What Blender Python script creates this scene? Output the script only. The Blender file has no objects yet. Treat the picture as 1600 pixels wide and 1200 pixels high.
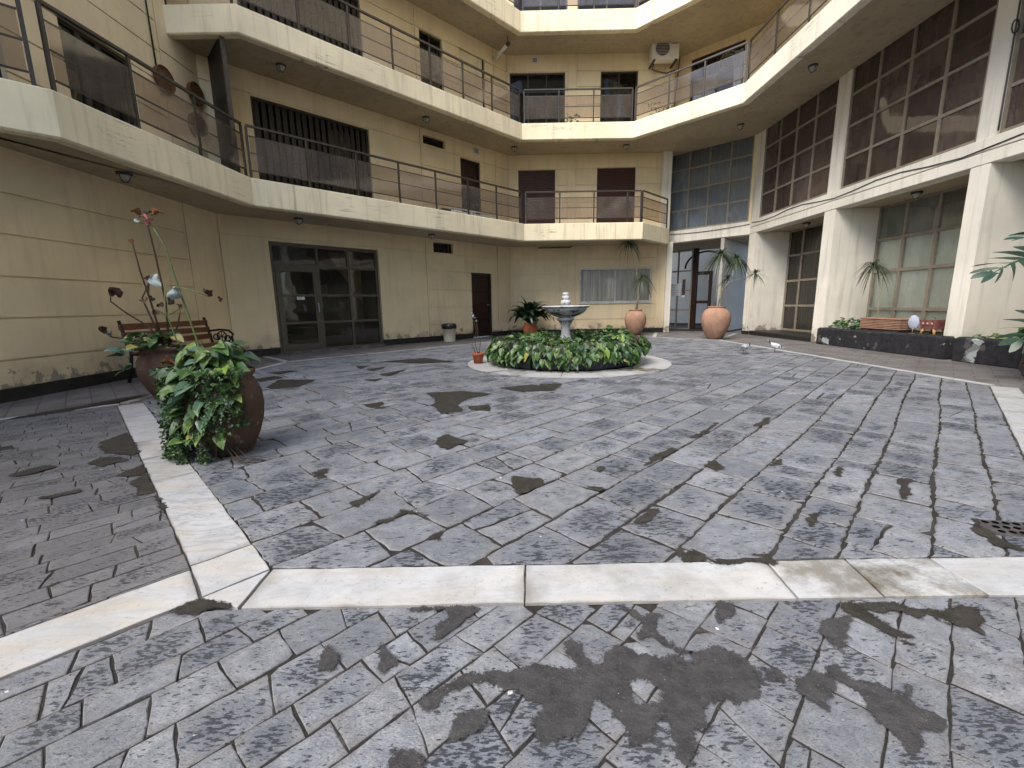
import bpy, math, random
from mathutils import Vector, Matrix
random.seed(7)
S2 = math.sqrt(0.5)
scene = bpy.context.scene
col = scene.collection

# ------------------------------------------------------------------ camera
def look():
    f, yh, roll = 670.0, 477.0, math.radians(1.0)
    p = math.atan((600 - yh) / f)
    F = Vector((0, math.cos(p), -math.sin(p))); U = Vector((0, math.sin(p), math.cos(p))); R = Vector((1, 0, 0))
    c, s = math.cos(roll), math.sin(roll)
    R2 = R * c - U * s; U2 = R * s + U * c
    cam = bpy.data.cameras.new('camera'); ob = bpy.data.objects.new('camera', cam); col.objects.link(ob)
    cam.sensor_fit = 'HORIZONTAL'; cam.sensor_width = 36.0; cam.lens = f / 1600 * 36
    cam.clip_start = 0.05; cam.clip_end = 600
    m = Matrix((R2, U2, -F)).transposed().to_4x4(); m.translation = (0, 0, 1.0)
    ob.matrix_world = m
    scene.camera = ob
look()
CAM = Vector((0, 0, 1.0))

# ------------------------------------------------------------------ light
SUN_EL, SUN_AZ = math.radians(52), math.radians(222)   # azimuth clockwise from +Y
w = bpy.data.worlds.new('World'); scene.world = w; w.use_nodes = True
nt = w.node_tree; nt.nodes.clear()
sky = nt.nodes.new('ShaderNodeTexSky'); sky.sky_type = 'NISHITA'; sky.sun_disc = False
sky.sun_elevation = SUN_EL; sky.sun_rotation = SUN_AZ; sky.air_density = 1.0; sky.dust_density = 1.5; sky.ozone_density = 1.0
bg = nt.nodes.new('ShaderNodeBackground'); bg.inputs['Strength'].default_value = 0.115
wo = nt.nodes.new('ShaderNodeOutputWorld')
nt.links.new(sky.outputs[0], bg.inputs[0]); nt.links.new(bg.outputs[0], wo.inputs[0])
sl = bpy.data.lights.new('sun', 'SUN'); sl.energy = 1.5; sl.angle = math.radians(48); sl.color = (1.0, 0.94, 0.84)
so = bpy.data.objects.new('sun', sl); col.objects.link(so)
sd = Vector((math.sin(SUN_AZ) * math.cos(SUN_EL), math.cos(SUN_AZ) * math.cos(SUN_EL), math.sin(SUN_EL)))
so.rotation_euler = (-sd).to_track_quat('-Z', 'Y').to_euler(); so.location = (0, 5, 20)
scene.view_settings.view_transform = 'Standard'; scene.view_settings.look = 'None'
scene.view_settings.gamma = 1.0; scene.view_settings.use_curve_mapping = False
scene.view_settings.exposure = 1.88
scene.render.engine = 'CYCLES'
scene.cycles.use_denoising = True
scene.cycles.max_bounces = 7; scene.cycles.diffuse_bounces = 4; scene.cycles.glossy_bounces = 3; scene.cycles.transparent_max_bounces = 10

# ------------------------------------------------------------------ material helpers
MATS = {}
class NB:
    def __init__(s, name):
        s.m = bpy.data.materials.new(name); s.m.use_nodes = True; s.t = s.m.node_tree; s.t.nodes.clear()
        s.out = s.n('ShaderNodeOutputMaterial'); MATS[name] = s.m
    def n(s, t, **k):
        x = s.t.nodes.new(t)
        for a, b in k.items(): setattr(x, a, b)
        return x
    def ln(s, a, b): s.t.links.new(a, b)
    def val(s, sock, v):
        if hasattr(v, 'is_output') or isinstance(v, bpy.types.NodeSocket): s.ln(v, sock)
        elif isinstance(v, (tuple, list)) and len(v) == 3 and sock.type == 'RGBA': sock.default_value = (*v, 1)
        else: sock.default_value = v
    def pos(s, scale=(1, 1, 1), rot=0.0, add=None):
        g = s.n('ShaderNodeNewGeometry').outputs['Position']
        if add is not None:
            a = s.n('ShaderNodeVectorMath', operation='ADD'); s.ln(g, a.inputs[0]); s.ln(add, a.inputs[1]); g = a.outputs[0]
        m = s.n('ShaderNodeMapping'); m.inputs['Scale'].default_value = scale; m.inputs['Rotation'].default_value = (0, 0, rot)
        s.ln(g, m.inputs['Vector']); return m.outputs[0]
    def obj(s, scale=(1, 1, 1)):
        m = s.n('ShaderNodeMapping'); m.inputs['Scale'].default_value = scale
        s.ln(s.n('ShaderNodeTexCoord').outputs['Object'], m.inputs['Vector']); return m.outputs[0]
    def noise(s, v, scale, detail=4, rough=0.55, dist=0.0):
        x = s.n('ShaderNodeTexNoise'); s.ln(v, x.inputs['Vector']); x.inputs['Scale'].default_value = scale
        x.inputs['Detail'].default_value = detail; x.inputs['Roughness'].default_value = rough; x.inputs['Distortion'].default_value = dist
        return x.outputs['Fac']
    def mr(s, v, a, b, c=0.0, d=1.0, smooth=False):
        x = s.n('ShaderNodeMapRange'); x.clamp = True
        if smooth: x.interpolation_type = 'SMOOTHSTEP'
        s.val(x.inputs['Value'], v); x.inputs['From Min'].default_value = a; x.inputs['From Max'].default_value = b
        x.inputs['To Min'].default_value = c; x.inputs['To Max'].default_value = d; return x.outputs[0]
    def mix(s, f, a, b, mode='MIX'):
        x = s.n('ShaderNodeMix', data_type='RGBA', blend_type=mode); s.val(x.inputs['Factor'], f)
        s.val(x.inputs[6], a); s.val(x.inputs[7], b); return x.outputs[2]
    def m2(s, op, a, b=0.0):
        x = s.n('ShaderNodeMath', operation=op); s.val(x.inputs[0], a); s.val(x.inputs[1], b); return x.outputs[0]
    def bump(s, h, strength=0.3, dist=0.01):
        x = s.n('ShaderNodeBump'); s.ln(h, x.inputs['Height']); x.inputs['Strength'].default_value = strength
        x.inputs['Distance'].default_value = dist; return x.outputs[0]
    def sep(s, v):
        x = s.n('ShaderNodeSeparateXYZ'); s.ln(v, x.inputs[0]); return x.outputs
    def uv(s): return s.n('ShaderNodeUVMap').outputs[0]
    def attr(s, nm): return s.n('ShaderNodeAttribute', attribute_name=nm)
    def rnd(s): return s.n('ShaderNodeObjectInfo').outputs['Random']
    def pbr(s, base, rough=0.6, spec=0.4, normal=None, metal=0.0, link=True):
        b = s.n('ShaderNodeBsdfPrincipled'); s.val(b.inputs['Base Color'], base); s.val(b.inputs['Roughness'], rough)
        b.inputs['Specular IOR Level'].default_value = spec; b.inputs['Metallic'].default_value = metal
        if normal is not None: s.ln(normal, b.inputs['Normal'])
        if link: s.ln(b.outputs[0], s.out.inputs[0])
        return b.outputs[0]
    def mixs(s, f, a, b, link=True):
        x = s.n('ShaderNodeMixShader'); s.val(x.inputs[0], f); s.ln(a, x.inputs[1]); s.ln(b, x.inputs[2])
        if link: s.ln(x.outputs[0], s.out.inputs[0])
        return x.outputs[0]

def mul(c, k): return tuple(v * k for v in c)
def paint(name, base, stain=0.35, peel=False, boards=False, dirt=(0.10, 0.085, 0.06)):
    b = NB(name); p = b.pos()
    c = b.mix(b.mr(b.noise(p, 0.9, 4), 0.35, 0.7), mul(base, 0.86), mul(base, 1.06))
    st = b.noise(b.pos((5, 5, 0.35)), 1.6, 6, 0.6)
    st = b.m2('MULTIPLY', b.mr(st, 0.52, 0.72), stain)
    c = b.mix(st, c, dirt)
    sp = b.mr(b.noise(p, 60, 3, 0.7), 0.66, 0.74)
    c = b.mix(b.m2('MULTIPLY', sp, 0.35 * min(1, stain * 2)), c, dirt)
    if boards:
        ln = b.noise(b.pos((0.5, 0.5, 14)), 1.3, 3, 0.5, 0.6)
        d = b.m2('ABSOLUTE', b.m2('SUBTRACT', ln, 0.5))
        crack = b.m2('MULTIPLY', b.mr(d, 0.0, 0.012, 1, 0), b.mr(b.noise(p, 1.3, 2), 0.48, 0.62))
        c = b.mix(b.m2('MULTIPLY', crack, 0.75), c, mul(dirt, 0.8))
        drip = b.m2('MULTIPLY', b.mr(b.noise(b.pos((16, 16, 0.5)), 1.0, 4, 0.6), 0.57, 0.72), b.mr(b.noise(p, 0.8, 2), 0.42, 0.6))
        c = b.mix(b.m2('MULTIPLY', drip, 0.5), c, dirt)
    if peel:
        z = b.sep(b.n('ShaderNodeNewGeometry').outputs['Position'])[2]
        zm = b.mr(z, 0.10, 0.62, 0.22, -0.2)
        pn = b.m2('ADD', b.noise(p, 5.5, 7, 0.62, 0.4), zm)
        pm = b.mr(pn, 0.655, 0.68)
        pc = b.mix(b.noise(p, 30, 3), (0.22, 0.17, 0.12), (0.42, 0.38, 0.32))
        c = b.mix(pm, c, pc)
        dirtz = b.m2('MULTIPLY', b.mr(b.m2('ADD', b.noise(p, 2.5, 6), zm), 0.5, 0.8), 0.45)
        c = b.mix(dirtz, c, (0.2, 0.15, 0.1))
    h = b.m2('ADD', b.noise(p, 120, 3), b.m2('MULTIPLY', b.noise(b.pos((2, 2, 0.6)), 7, 3), 2.0))
    b.pbr(c, 0.72, 0.25, b.bump(h, 0.25, 0.004)); return b.m

CREAM = (0.76, 0.63, 0.41)
paint('cream_paint', CREAM, 0.15, peel=True)
paint('cream_fascia', (0.84, 0.745, 0.53), 0.28, boards=True)
paint('white_fascia', (0.82, 0.76, 0.62), 0.22, boards=True)
paint('pale_paint', (0.81, 0.765, 0.665), 0.28, peel=True)
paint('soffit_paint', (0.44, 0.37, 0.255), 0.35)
paint('room_wall', (0.45, 0.42, 0.36), 0.1)
paint('lobby_wall', (0.42, 0.40, 0.37), 0.05)
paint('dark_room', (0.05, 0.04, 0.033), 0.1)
def plain(name, base, rough=0.5, spec=0.4, var=0.15, scale=9, metal=0.0, bump=0.1):
    b = NB(name); p = b.obj()
    c = b.mix(b.mr(b.noise(p, scale, 5), 0.35, 0.68), mul(base, 1 - var), mul(base, 1 + var))
    c = b.mix(b.m2('MULTIPLY', b.mr(b.noise(p, scale * 6, 3), 0.6, 0.75), 0.25), c, mul(base, 0.5))
    b.pbr(c, b.mr(b.noise(p, scale * 2, 3), 0.3, 0.7, rough - 0.08, rough + 0.1), spec, b.bump(b.noise(p, scale * 9, 3), bump, 0.003), metal); return b.m
plain('black_plinth', (0.02, 0.018, 0.016), 0.55, 0.4, 0.4)
plain('rail_metal', (0.040, 0.033, 0.027), 0.42, 0.5)
plain('brown_frame', (0.085, 0.068, 0.048), 0.42, 0.5)
plain('taupe_frame', (0.25, 0.215, 0.165), 0.5, 0.4)
plain('dark_frame', (0.03, 0.025, 0.022), 0.45)
plain('alu_frame', (0.55, 0.55, 0.54), 0.4, 0.5)
plain('white_plastic', (0.72, 0.72, 0.69), 0.45, 0.4, 0.05)
plain('ac_white', (0.66, 0.655, 0.61), 0.5, 0.4, 0.08, 4)
plain('grille_dark', (0.05, 0.05, 0.052), 0.5)
plain('iron_black', (0.012, 0.011, 0.011), 0.4)
plain('bin_cream', (0.78, 0.72, 0.55), 0.5, 0.4, 0.08)
plain('bag_black', (0.008, 0.008, 0.009), 0.25, 0.6)
plain('soil', (0.035, 0.025, 0.018), 0.95, 0.1, 0.4, 30, bump=0.6)
plain('stem_green', (0.085, 0.115, 0.04), 0.5, 0.3, 0.2, 30)
plain('stem_brown', (0.075, 0.05, 0.033), 0.7, 0.2, 0.3, 30)
plain('stem_pale', (0.30, 0.27, 0.21), 0.7, 0.2, 0.25, 30)
plain('paper_white', (0.72, 0.73, 0.74), 0.7, 0.2, 0.02)
plain('ink', (0.15, 0.15, 0.17), 0.7, 0.2, 0.05)
plain('poster_red', (0.14, 0.04, 0.03), 0.6)
plain('poster_blue', (0.05, 0.055, 0.09), 0.6)
plain('basket_brown', (0.13, 0.065, 0.033), 0.8, 0.2, 0.4, 25, bump=0.6)
plain('lamp_glass', (0.45, 0.43, 0.38), 0.25, 0.5, 0.1)
plain('gold_frame', (0.22, 0.17, 0.08), 0.5)
plain('picture_dark', (0.07, 0.05, 0.045), 0.6)
plain('pink_pot', (0.22, 0.085, 0.075), 0.65, 0.3, 0.35, 14, bump=0.4)
plain('leg_wood', (0.42, 0.25, 0.11), 0.6)
plain('disc_white', (0.48, 0.52, 0.62), 0.3, 0.5, 0.03)
plain('pigeon_grey', (0.30, 0.32, 0.37), 0.7, 0.2, 0.2, 25)
plain('pigeon_light', (0.55, 0.57, 0.62), 0.7, 0.2, 0.15, 25)
plain('pigeon_dark', (0.06, 0.065, 0.08), 0.6, 0.3, 0.3, 25)
plain('pigeon_leg', (0.4, 0.12, 0.1), 0.6)
plain('petal_pink', (0.36, 0.13, 0.13), 0.6, 0.3, 0.3, 30)
plain('leaf_dead', (0.075, 0.042, 0.03), 0.75, 0.2, 0.4, 25)
plain('leaf_rust', (0.19, 0.075, 0.03), 0.7, 0.2, 0.3, 25)
plain('leaf_silver', (0.26, 0.31, 0.30), 0.5, 0.3, 0.25, 40)
plain('conduit', (0.06, 0.055, 0.05), 0.5)
plain('cable', (0.012, 0.012, 0.013), 0.5)
plain('grate_iron', (0.06, 0.055, 0.055), 0.55, 0.4, 0.4, 30)
plain('interior_pale', (0.80, 0.83, 0.72), 0.8, 0.2, 0.06, 1.5)
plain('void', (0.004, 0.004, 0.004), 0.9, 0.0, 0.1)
plain('macrame', (0.5, 0.41, 0.32), 0.8, 0.1, 0.2, 30)

def wood(name, base, dirn=(1, 1, 14), rough=0.45):
    b = NB(name); p = b.obj(dirn)
    c = b.mix(b.mr(b.noise(p, 3, 5, 0.6, 0.5), 0.3, 0.7), mul(base, 0.6), mul(base, 1.3))
    b.pbr(c, rough, 0.35, b.bump(b.noise(p, 8, 3), 0.2, 0.003))
wood('door_wood', (0.026, 0.010, 0.008), (14, 14, 1.2))
wood('shutter_wood', (0.062, 0.026, 0.018), (2, 2, 20), 0.5)
wood('bench_wood', (0.16, 0.062, 0.028), (14, 1, 14))
wood('slat_dark', (0.018, 0.014, 0.012), (10, 10, 1))
def curtain(name, base):
    b = NB(name); p = b.pos((22, 22, 0.6))
    c = b.mix(b.mr(b.noise(p, 1, 3), 0.35, 0.65), mul(base, 0.7), mul(base, 1.1))
    b.pbr(c, 0.9, 0.1)
curtain('curtain_grey', (0.62, 0.58, 0.52)); curtain('curtain_white', (0.84, 0.85, 0.76)); curtain('curtain_brown', (0.08, 0.052, 0.042)); curtain('curtain_blue', (0.24, 0.27, 0.31)); curtain('curtain_lace', (0.6, 0.6, 0.62))
curtain('curtain_olive', (0.42, 0.42, 0.28))

def glass(name, tint, rough=0.02, haze=None, hf=0.0, k=1.0):
    b = NB(name)
    tr = b.n('ShaderNodeBsdfTransparent'); b.val(tr.inputs[0], tint)
    gl = b.n('ShaderNodeBsdfGlossy'); gl.inputs['Roughness'].default_value = rough; b.val(gl.inputs[0], (0.95, 0.95, 0.95))
    h = b.bump(b.noise(b.pos(), 1.7, 2), 0.05, 0.05); b.ln(h, gl.inputs['Normal'])
    base = tr.outputs[0]
    if haze:
        df = b.n('ShaderNodeBsdfDiffuse'); b.val(df.inputs[0], haze)
        f = b.m2('MULTIPLY', b.mr(b.noise(b.pos((3, 3, 1.2)), 2.0, 5, 0.65), 0.3, 0.75, hf * 0.6, hf * 1.4), b.mr(b.rnd(), 0, 1, 0.7, 1.35))
        base = b.mixs(f, base, df.outputs[0], link=False)
    fr = b.n('ShaderNodeFresnel'); fr.inputs['IOR'].default_value = 1.5
    b.mixs(b.m2('MULTIPLY', fr.outputs[0], k), base, gl.outputs[0])
glass('rail_glass', (0.60, 0.53, 0.46), 0.06, (0.30, 0.26, 0.23), 0.20)
glass('clear_glass', (0.92, 0.94, 0.93), 0.015, (0.4, 0.4, 0.38), 0.03, 0.8)
glass('pale_glass', (0.95, 0.97, 0.95), 0.02, (0.50, 0.54, 0.48), 0.25, 0.8)  # diffuse haze puts the bright interior's light into the glass colour
glass('brown_glass', (0.36, 0.27, 0.23), 0.03, (0.16, 0.118, 0.10), 0.5, 1.0)
glass('smoke_glass', (0.42, 0.38, 0.33), 0.02, (0.2, 0.18, 0.15), 0.07, 1.0)
glass('dark_glass', (0.3, 0.27, 0.25), 0.03, (0.06, 0.05, 0.045), 0.12, 0.5)
glass('blue_glass', (0.62, 0.68, 0.72), 0.08, (0.25, 0.285, 0.31), 0.38, 1.4)

def stone_mat(name, light, rim, dark, amt=0.5, scale=1.0, rot=0.785):
    """riven quartzite: pale slab, dark flecked worn centre with cavity shade painted in, cement slurry at the rim (uv = place in the slab, rnd = slab seed)"""
    b = NB(name)
    a = b.attr('rnd'); sep = b.sep(a.outputs['Vector']); r1, r2, r3 = sep
    off = b.n('ShaderNodeVectorMath', operation='SCALE'); b.ln(a.outputs['Vector'], off.inputs[0]); off.inputs['Scale'].default_value = 37.0
    pw = b.pos(add=off.outputs[0])
    pst = b.pos((scale * 1.0, scale * 2.2, 1), -rot, add=off.outputs[0])
    uvx, uvy, _ = b.sep(b.uv())
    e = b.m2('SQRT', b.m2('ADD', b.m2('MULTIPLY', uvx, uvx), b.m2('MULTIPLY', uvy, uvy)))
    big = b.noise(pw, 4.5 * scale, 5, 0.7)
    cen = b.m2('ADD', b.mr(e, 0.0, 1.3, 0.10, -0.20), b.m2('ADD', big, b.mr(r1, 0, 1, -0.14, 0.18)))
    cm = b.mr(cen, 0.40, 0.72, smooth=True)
    warm = b.mix(b.mr(r3, 0.1, 0.9), mul(light, 1.05), mul(rim, 1.25))
    col_l = b.mix(b.mr(r2, 0, 1), mul(light, 0.62), b.mix(0.5, mul(light, 1.32), warm))
    mid = b.noise(pst, 10, 7, 0.78)
    col_l = b.mix(b.mr(mid, 0.36, 0.60, 0, 1.0), b.mix(0.6, mul(light, 1.2), col_l), col_l)
    rimf = b.mr(b.m2('ADD', e, b.m2('MULTIPLY', big, 0.9)), 1.2, 1.6, smooth=True)
    col_l = b.mix(b.m2('MULTIPLY', rimf, 0.7), col_l, rim)
    psf = b.pos((scale * 0.9, scale * 2.6, 1), -rot + 0.25, add=off.outputs[0])
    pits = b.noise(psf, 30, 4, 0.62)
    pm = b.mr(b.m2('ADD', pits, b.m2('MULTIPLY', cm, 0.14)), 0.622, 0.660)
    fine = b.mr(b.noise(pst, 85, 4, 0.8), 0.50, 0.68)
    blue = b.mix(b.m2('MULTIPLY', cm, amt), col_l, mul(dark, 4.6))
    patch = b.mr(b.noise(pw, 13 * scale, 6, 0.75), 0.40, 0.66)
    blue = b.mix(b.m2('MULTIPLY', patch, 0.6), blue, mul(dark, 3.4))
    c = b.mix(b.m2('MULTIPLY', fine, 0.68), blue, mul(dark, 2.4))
    c = b.mix(b.m2('MULTIPLY', pm, 0.92), c, dark)  # grain and flecks: stone tone plus cavity shade put into the colour
    gr = b.mr(b.noise(b.pos(), 0.7, 4), 0.42, 0.7)
    c = b.mix(b.m2('MULTIPLY', gr, 0.3), c, mul(rim, 0.55))
    c = b.mix(b.mr(b.noise(b.pos(), 33, 1, 0.5), 0.80, 0.82), c, (0.62, 0.62, 0.6))
    h = b.m2('SUBTRACT', b.m2('ADD', mid, b.m2('MULTIPLY', big, 1.5)), b.m2('ADD', b.m2('MULTIPLY', pm, 0.5), b.m2('MULTIPLY', fine, 0.25)))
    b.pbr(c, b.mr(pits, 0.3, 0.7, 0.48, 0.8), 0.4, b.bump(h, 0.6, 0.012)); return b.m
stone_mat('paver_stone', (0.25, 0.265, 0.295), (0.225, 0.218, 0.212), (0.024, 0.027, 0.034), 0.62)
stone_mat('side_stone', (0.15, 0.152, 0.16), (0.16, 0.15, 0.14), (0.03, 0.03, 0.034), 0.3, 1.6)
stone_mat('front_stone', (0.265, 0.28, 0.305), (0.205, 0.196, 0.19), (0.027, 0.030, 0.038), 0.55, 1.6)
def bed(name, c1, c2, sc=14, rough=0.9):
    b = NB(name); p = b.pos()
    c = b.mix(b.mr(b.noise(p, sc, 6, 0.65), 0.35, 0.68), c1, c2)
    c = b.mix(b.mr(b.noise(p, 210, 1), 0.77, 0.80), c, (0.4, 0.4, 0.38))
    b.pbr(c, rough, 0.25, b.bump(b.noise(p, 90, 4, 0.7), 0.7, 0.006))
def filler(name, c1, c2, sc, rough, wob):
    """tar or mud lying over the slabs; 'edge' = metres inside the outline, the rim breaks up into crumbs"""
    b = NB(name); p = b.pos(); e = b.attr('edge').outputs['Fac']
    c = b.mix(b.mr(b.noise(p, sc, 6, 0.7), 0.35, 0.68), c1, c2)
    c = b.mix(b.mr(b.noise(p, 150, 2, 0.6), 0.62, 0.72, 0, 0.6), c, mul(c2, 1.9))
    c = b.mix(b.mr(b.noise(p, 210, 1), 0.78, 0.80), c, (0.42, 0.42, 0.4))
    sh = b.pbr(c, rough, 0.3, b.bump(b.m2('ADD', b.noise(p, 110, 3, 0.7), b.noise(p, 14, 3)), 0.8, 0.006), link=False)
    n = b.m2('ADD', b.m2('MULTIPLY', b.m2('SUBTRACT', b.noise(p, 26, 6, 0.72), 0.5), 0.06), b.m2('MULTIPLY', b.m2('SUBTRACT', b.noise(p, 170, 2, 0.6), 0.5), 0.03))
    n = b.m2('ADD', n, b.m2('MULTIPLY', b.m2('SUBTRACT', b.noise(p, 8, 3, 0.6), 0.5), wob))
    al = b.mr(b.m2('ADD', e, n), -0.002, 0.005, 0, 1)
    tr = b.n('ShaderNodeBsdfTransparent'); b.mixs(al, tr.outputs[0], sh)
filler('tar', (0.028, 0.027, 0.028), (0.060, 0.057, 0.058), 24, 0.85, 0.02)
filler('mud', (0.017, 0.015, 0.012), (0.042, 0.037, 0.030), 16, 0.7, 0.085)
bed('earth', (0.12, 0.11, 0.1), (0.2, 0.19, 0.17), 2)
def mortar():
    b = NB('mortar'); p = b.pos()
    c = b.mix(b.mr(b.noise(p, 2.6, 5, 0.7), 0.56, 0.68), (0.020, 0.018, 0.017), (0.115, 0.105, 0.097))
    c = b.mix(b.mr(b.noise(p, 60, 3, 0.7), 0.4, 0.7, 0, 0.6), c, (0.05, 0.045, 0.04))
    b.pbr(c, 0.9, 0.2, b.bump(b.noise(p, 90, 4, 0.7), 0.7, 0.006))
mortar()
bed('mortar_dark', (0.012, 0.011, 0.010), (0.05, 0.045, 0.041), 3)
def slate():
    b = NB('walkway_slate'); p = b.pos()
    c = b.mix(b.mr(b.noise(p, 2.2, 6, 0.6), 0.35, 0.7), (0.11, 0.10, 0.098), (0.205, 0.195, 0.19))
    st = b.noise(b.pos((1, 3, 1), -0.785), 12, 6, 0.7)
    c = b.mix(b.mr(st, 0.58, 0.7, 0, 0.75), c, (0.045, 0.042, 0.045))
    br = b.n('ShaderNodeTexBrick'); b.ln(b.pos((1, 1, 1), 0.785), br.inputs['Vector']); br.inputs['Scale'].default_value = 1.6
    br.inputs['Mortar Size'].default_value = 0.012; br.inputs['Brick Width'].default_value = 0.6; br.inputs['Row Height'].default_value = 0.34
    b.val(br.inputs['Color1'], (1, 1, 1)); b.val(br.inputs['Color2'], (0.8, 0.8, 0.82)); b.val(br.inputs['Mortar'], (0.35, 0.32, 0.3))
    c = b.mix(0.8, c, br.outputs['Color'], 'MULTIPLY')
    b.pbr(c, 0.62, 0.35, b.bump(b.m2('ADD', st, b.noise(p, 5, 4)), 0.4, 0.008))
slate()
def marble():
    b = NB('marble'); a = b.attr('rnd')
    off = b.n('ShaderNodeVectorMath', operation='SCALE'); b.ln(a.outputs['Vector'], off.inputs[0]); off.inputs['Scale'].default_value = 23.0
    r = b.sep(a.outputs['Vector'])
    pw = b.pos(add=off.outputs[0])
    c = b.mix(b.mr(b.noise(pw, 3, 5), 0.3, 0.7), (0.46, 0.47, 0.48), (0.37, 0.38, 0.395))
    ps = b.pos((1.2, 4.2, 1), -0.6, add=off.outputs[0])
    v = b.noise(ps, 3.2, 7, 0.62, 0.9)
    vein = b.m2('MULTIPLY', b.mr(b.m2('ABSOLUTE', b.m2('SUBTRACT', v, 0.5)), 0.0, 0.05, 1, 0), b.mr(r[0], 0.1, 0.9, 0.28, 0.85))
    c = b.mix(vein, c, (0.27, 0.28, 0.30))
    tan = b.m2('MULTIPLY', b.mr(b.noise(ps, 2.0, 6, 0.65), 0.42, 0.66), b.mr(r[1], 0.2, 1.0, 0.25, 0.95))
    c = b.mix(b.m2('MULTIPLY', tan, 0.7), c, (0.44, 0.375, 0.28))
    st = b.m2('MULTIPLY', b.mr(b.noise(b.pos(), 2.9, 7, 0.72), 0.44, 0.60), b.mr(r[2], 0.45, 0.95, 0.16, 0.95))
    c = b.mix(st, c, (0.10, 0.085, 0.055))
    c = b.mix(b.m2('MULTIPLY', b.mr(b.noise(pw, 70, 3, 0.7), 0.62, 0.70), 0.55), c, (0.13, 0.12, 0.11))
    uvx, uvy, _ = b.sep(b.uv())
    e = b.m2('MAXIMUM', b.m2('ABSOLUTE', uvx), b.m2('ABSOLUTE', uvy))
    ed = b.mr(b.m2('ADD', e, b.m2('MULTIPLY', b.noise(pw, 7, 5), 0.3)), 1.06, 1.22)
    c = b.mix(b.m2('MULTIPLY', ed, 0.8), c, (0.17, 0.15, 0.125))
    b.pbr(c, b.mr(b.noise(pw, 14, 3), 0.3, 0.7, 0.38, 0.6), 0.4, b.bump(b.noise(pw, 22, 5), 0.22, 0.004))
marble()
def terracotta(name, base, stain=0.5):
    b = NB(name); p = b.obj()
    c = b.mix(b.mr(b.noise(p, 5, 5), 0.3, 0.7), mul(base, 0.75), mul(base, 1.15))
    z = b.sep(b.n('ShaderNodeTexCoord').outputs['Generated'])[2]
    d = b.m2('ADD', b.noise(p, 4, 6, 0.65), b.mr(z, 0, 0.5, 0.22, -0.1))
    c = b.mix(b.m2('MULTIPLY', b.mr(d, 0.55, 0.75), stain), c, (0.05, 0.04, 0.033))
    c = b.mix(b.m2('MULTIPLY', b.mr(b.noise(p, 13, 5, 0.7), 0.58, 0.72), 0.35), c, (0.5, 0.42, 0.36))
    b.pbr(c, 0.8, 0.2, b.bump(b.noise(p, 40, 4), 0.35, 0.006))
terracotta('terracotta', (0.33, 0.195, 0.135), 0.6); terracotta('terracotta_old', (0.095, 0.055, 0.038), 0.9); terracotta('terracotta_red', (0.40, 0.12, 0.06), 0.3)
def fount():
    b = NB('fountain_stone'); p = b.obj()
    c = b.mix(b.mr(b.noise(p, 6, 5), 0.3, 0.7), (0.40, 0.41, 0.42), (0.55, 0.56, 0.57))
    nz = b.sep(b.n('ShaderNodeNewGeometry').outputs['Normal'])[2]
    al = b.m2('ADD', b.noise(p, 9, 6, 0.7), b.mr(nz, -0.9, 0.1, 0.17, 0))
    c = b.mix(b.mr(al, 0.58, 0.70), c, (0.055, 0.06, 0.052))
    b.pbr(c, 0.7, 0.3, b.bump(b.noise(p, 45, 4), 0.4, 0.006))
fount()
def rock(name, c1, c2, patch=None):
    b = NB(name); p = b.pos()
    c = b.mix(b.mr(b.noise(p, 11, 6, 0.65), 0.35, 0.7), c1, c2)
    if patch:
        c = b.mix(b.mr(b.noise(p, 4.2, 7, 0.6, 0.6), 0.615, 0.64), c, patch)
        c = b.mix(b.mr(b.noise(p, 2.6, 5, 0.6), 0.60, 0.63, 0, 0.7), c, (0.11, 0.105, 0.10))
    b.pbr(c, 0.8, 0.3, b.bump(b.noise(p, 30, 5, 0.7), 0.6, 0.01))
rock('dark_rock', (0.032, 0.033, 0.038), (0.11, 0.112, 0.12)); rock('black_planter', (0.014, 0.014, 0.017), (0.035, 0.034, 0.038), (0.34, 0.38, 0.37)); rock('brown_rock', (0.045, 0.032, 0.025), (0.12, 0.095, 0.08))

def leafmat(name, c1, c2, edge=None, rough=0.38):
    b = NB(name); ux, uy, _ = b.sep(b.uv())
    n = b.noise(b.pos(), 38, 4, 0.6)
    c = b.mix(b.mr(n, 0.35, 0.65), c1, c2)
    if edge:
        c = b.mix(b.mr(b.m2('ADD', b.noise(b.pos((1, 1, 1)), 20, 5, 0.7), b.m2('MULTIPLY', ux, 0.16)), 0.54, 0.66), c, edge)
    c = b.mix(b.mr(ux, 0.0, 0.10, 0.55, 0), c, mul(c2, 1.9))
    p = b.pbr(c, rough, 0.45, b.bump(b.noise(b.pos(), 60, 2), 0.2, 0.003), link=False)
    tl = b.n('ShaderNodeBsdfTranslucent'); b.ln(c, tl.inputs[0])
    b.mixs(0.22, p, tl.outputs[0])
leafmat('leaf_pothos', (0.035, 0.085, 0.022), (0.065, 0.135, 0.033))
leafmat('leaf_variegated', (0.055, 0.115, 0.03), (0.09, 0.16, 0.042), (0.22, 0.30, 0.13))
leafmat('leaf_deep', (0.018, 0.05, 0.02), (0.034, 0.078, 0.03))
leafmat('leaf_bluish', (0.085, 0.15, 0.10), (0.12, 0.20, 0.13), None, 0.3)
leafmat('leaf_lime', (0.14, 0.22, 0.045), (0.20, 0.29, 0.06))
leafmat('leaf_yellow', (0.36, 0.33, 0.09), (0.42, 0.36, 0.12))
leafmat('leaf_aspidistra', (0.012, 0.028, 0.013), (0.026, 0.05, 0.024), None, 0.28)
leafmat('leaf_dracaena', (0.045, 0.068, 0.036), (0.085, 0.11, 0.06))
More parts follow.
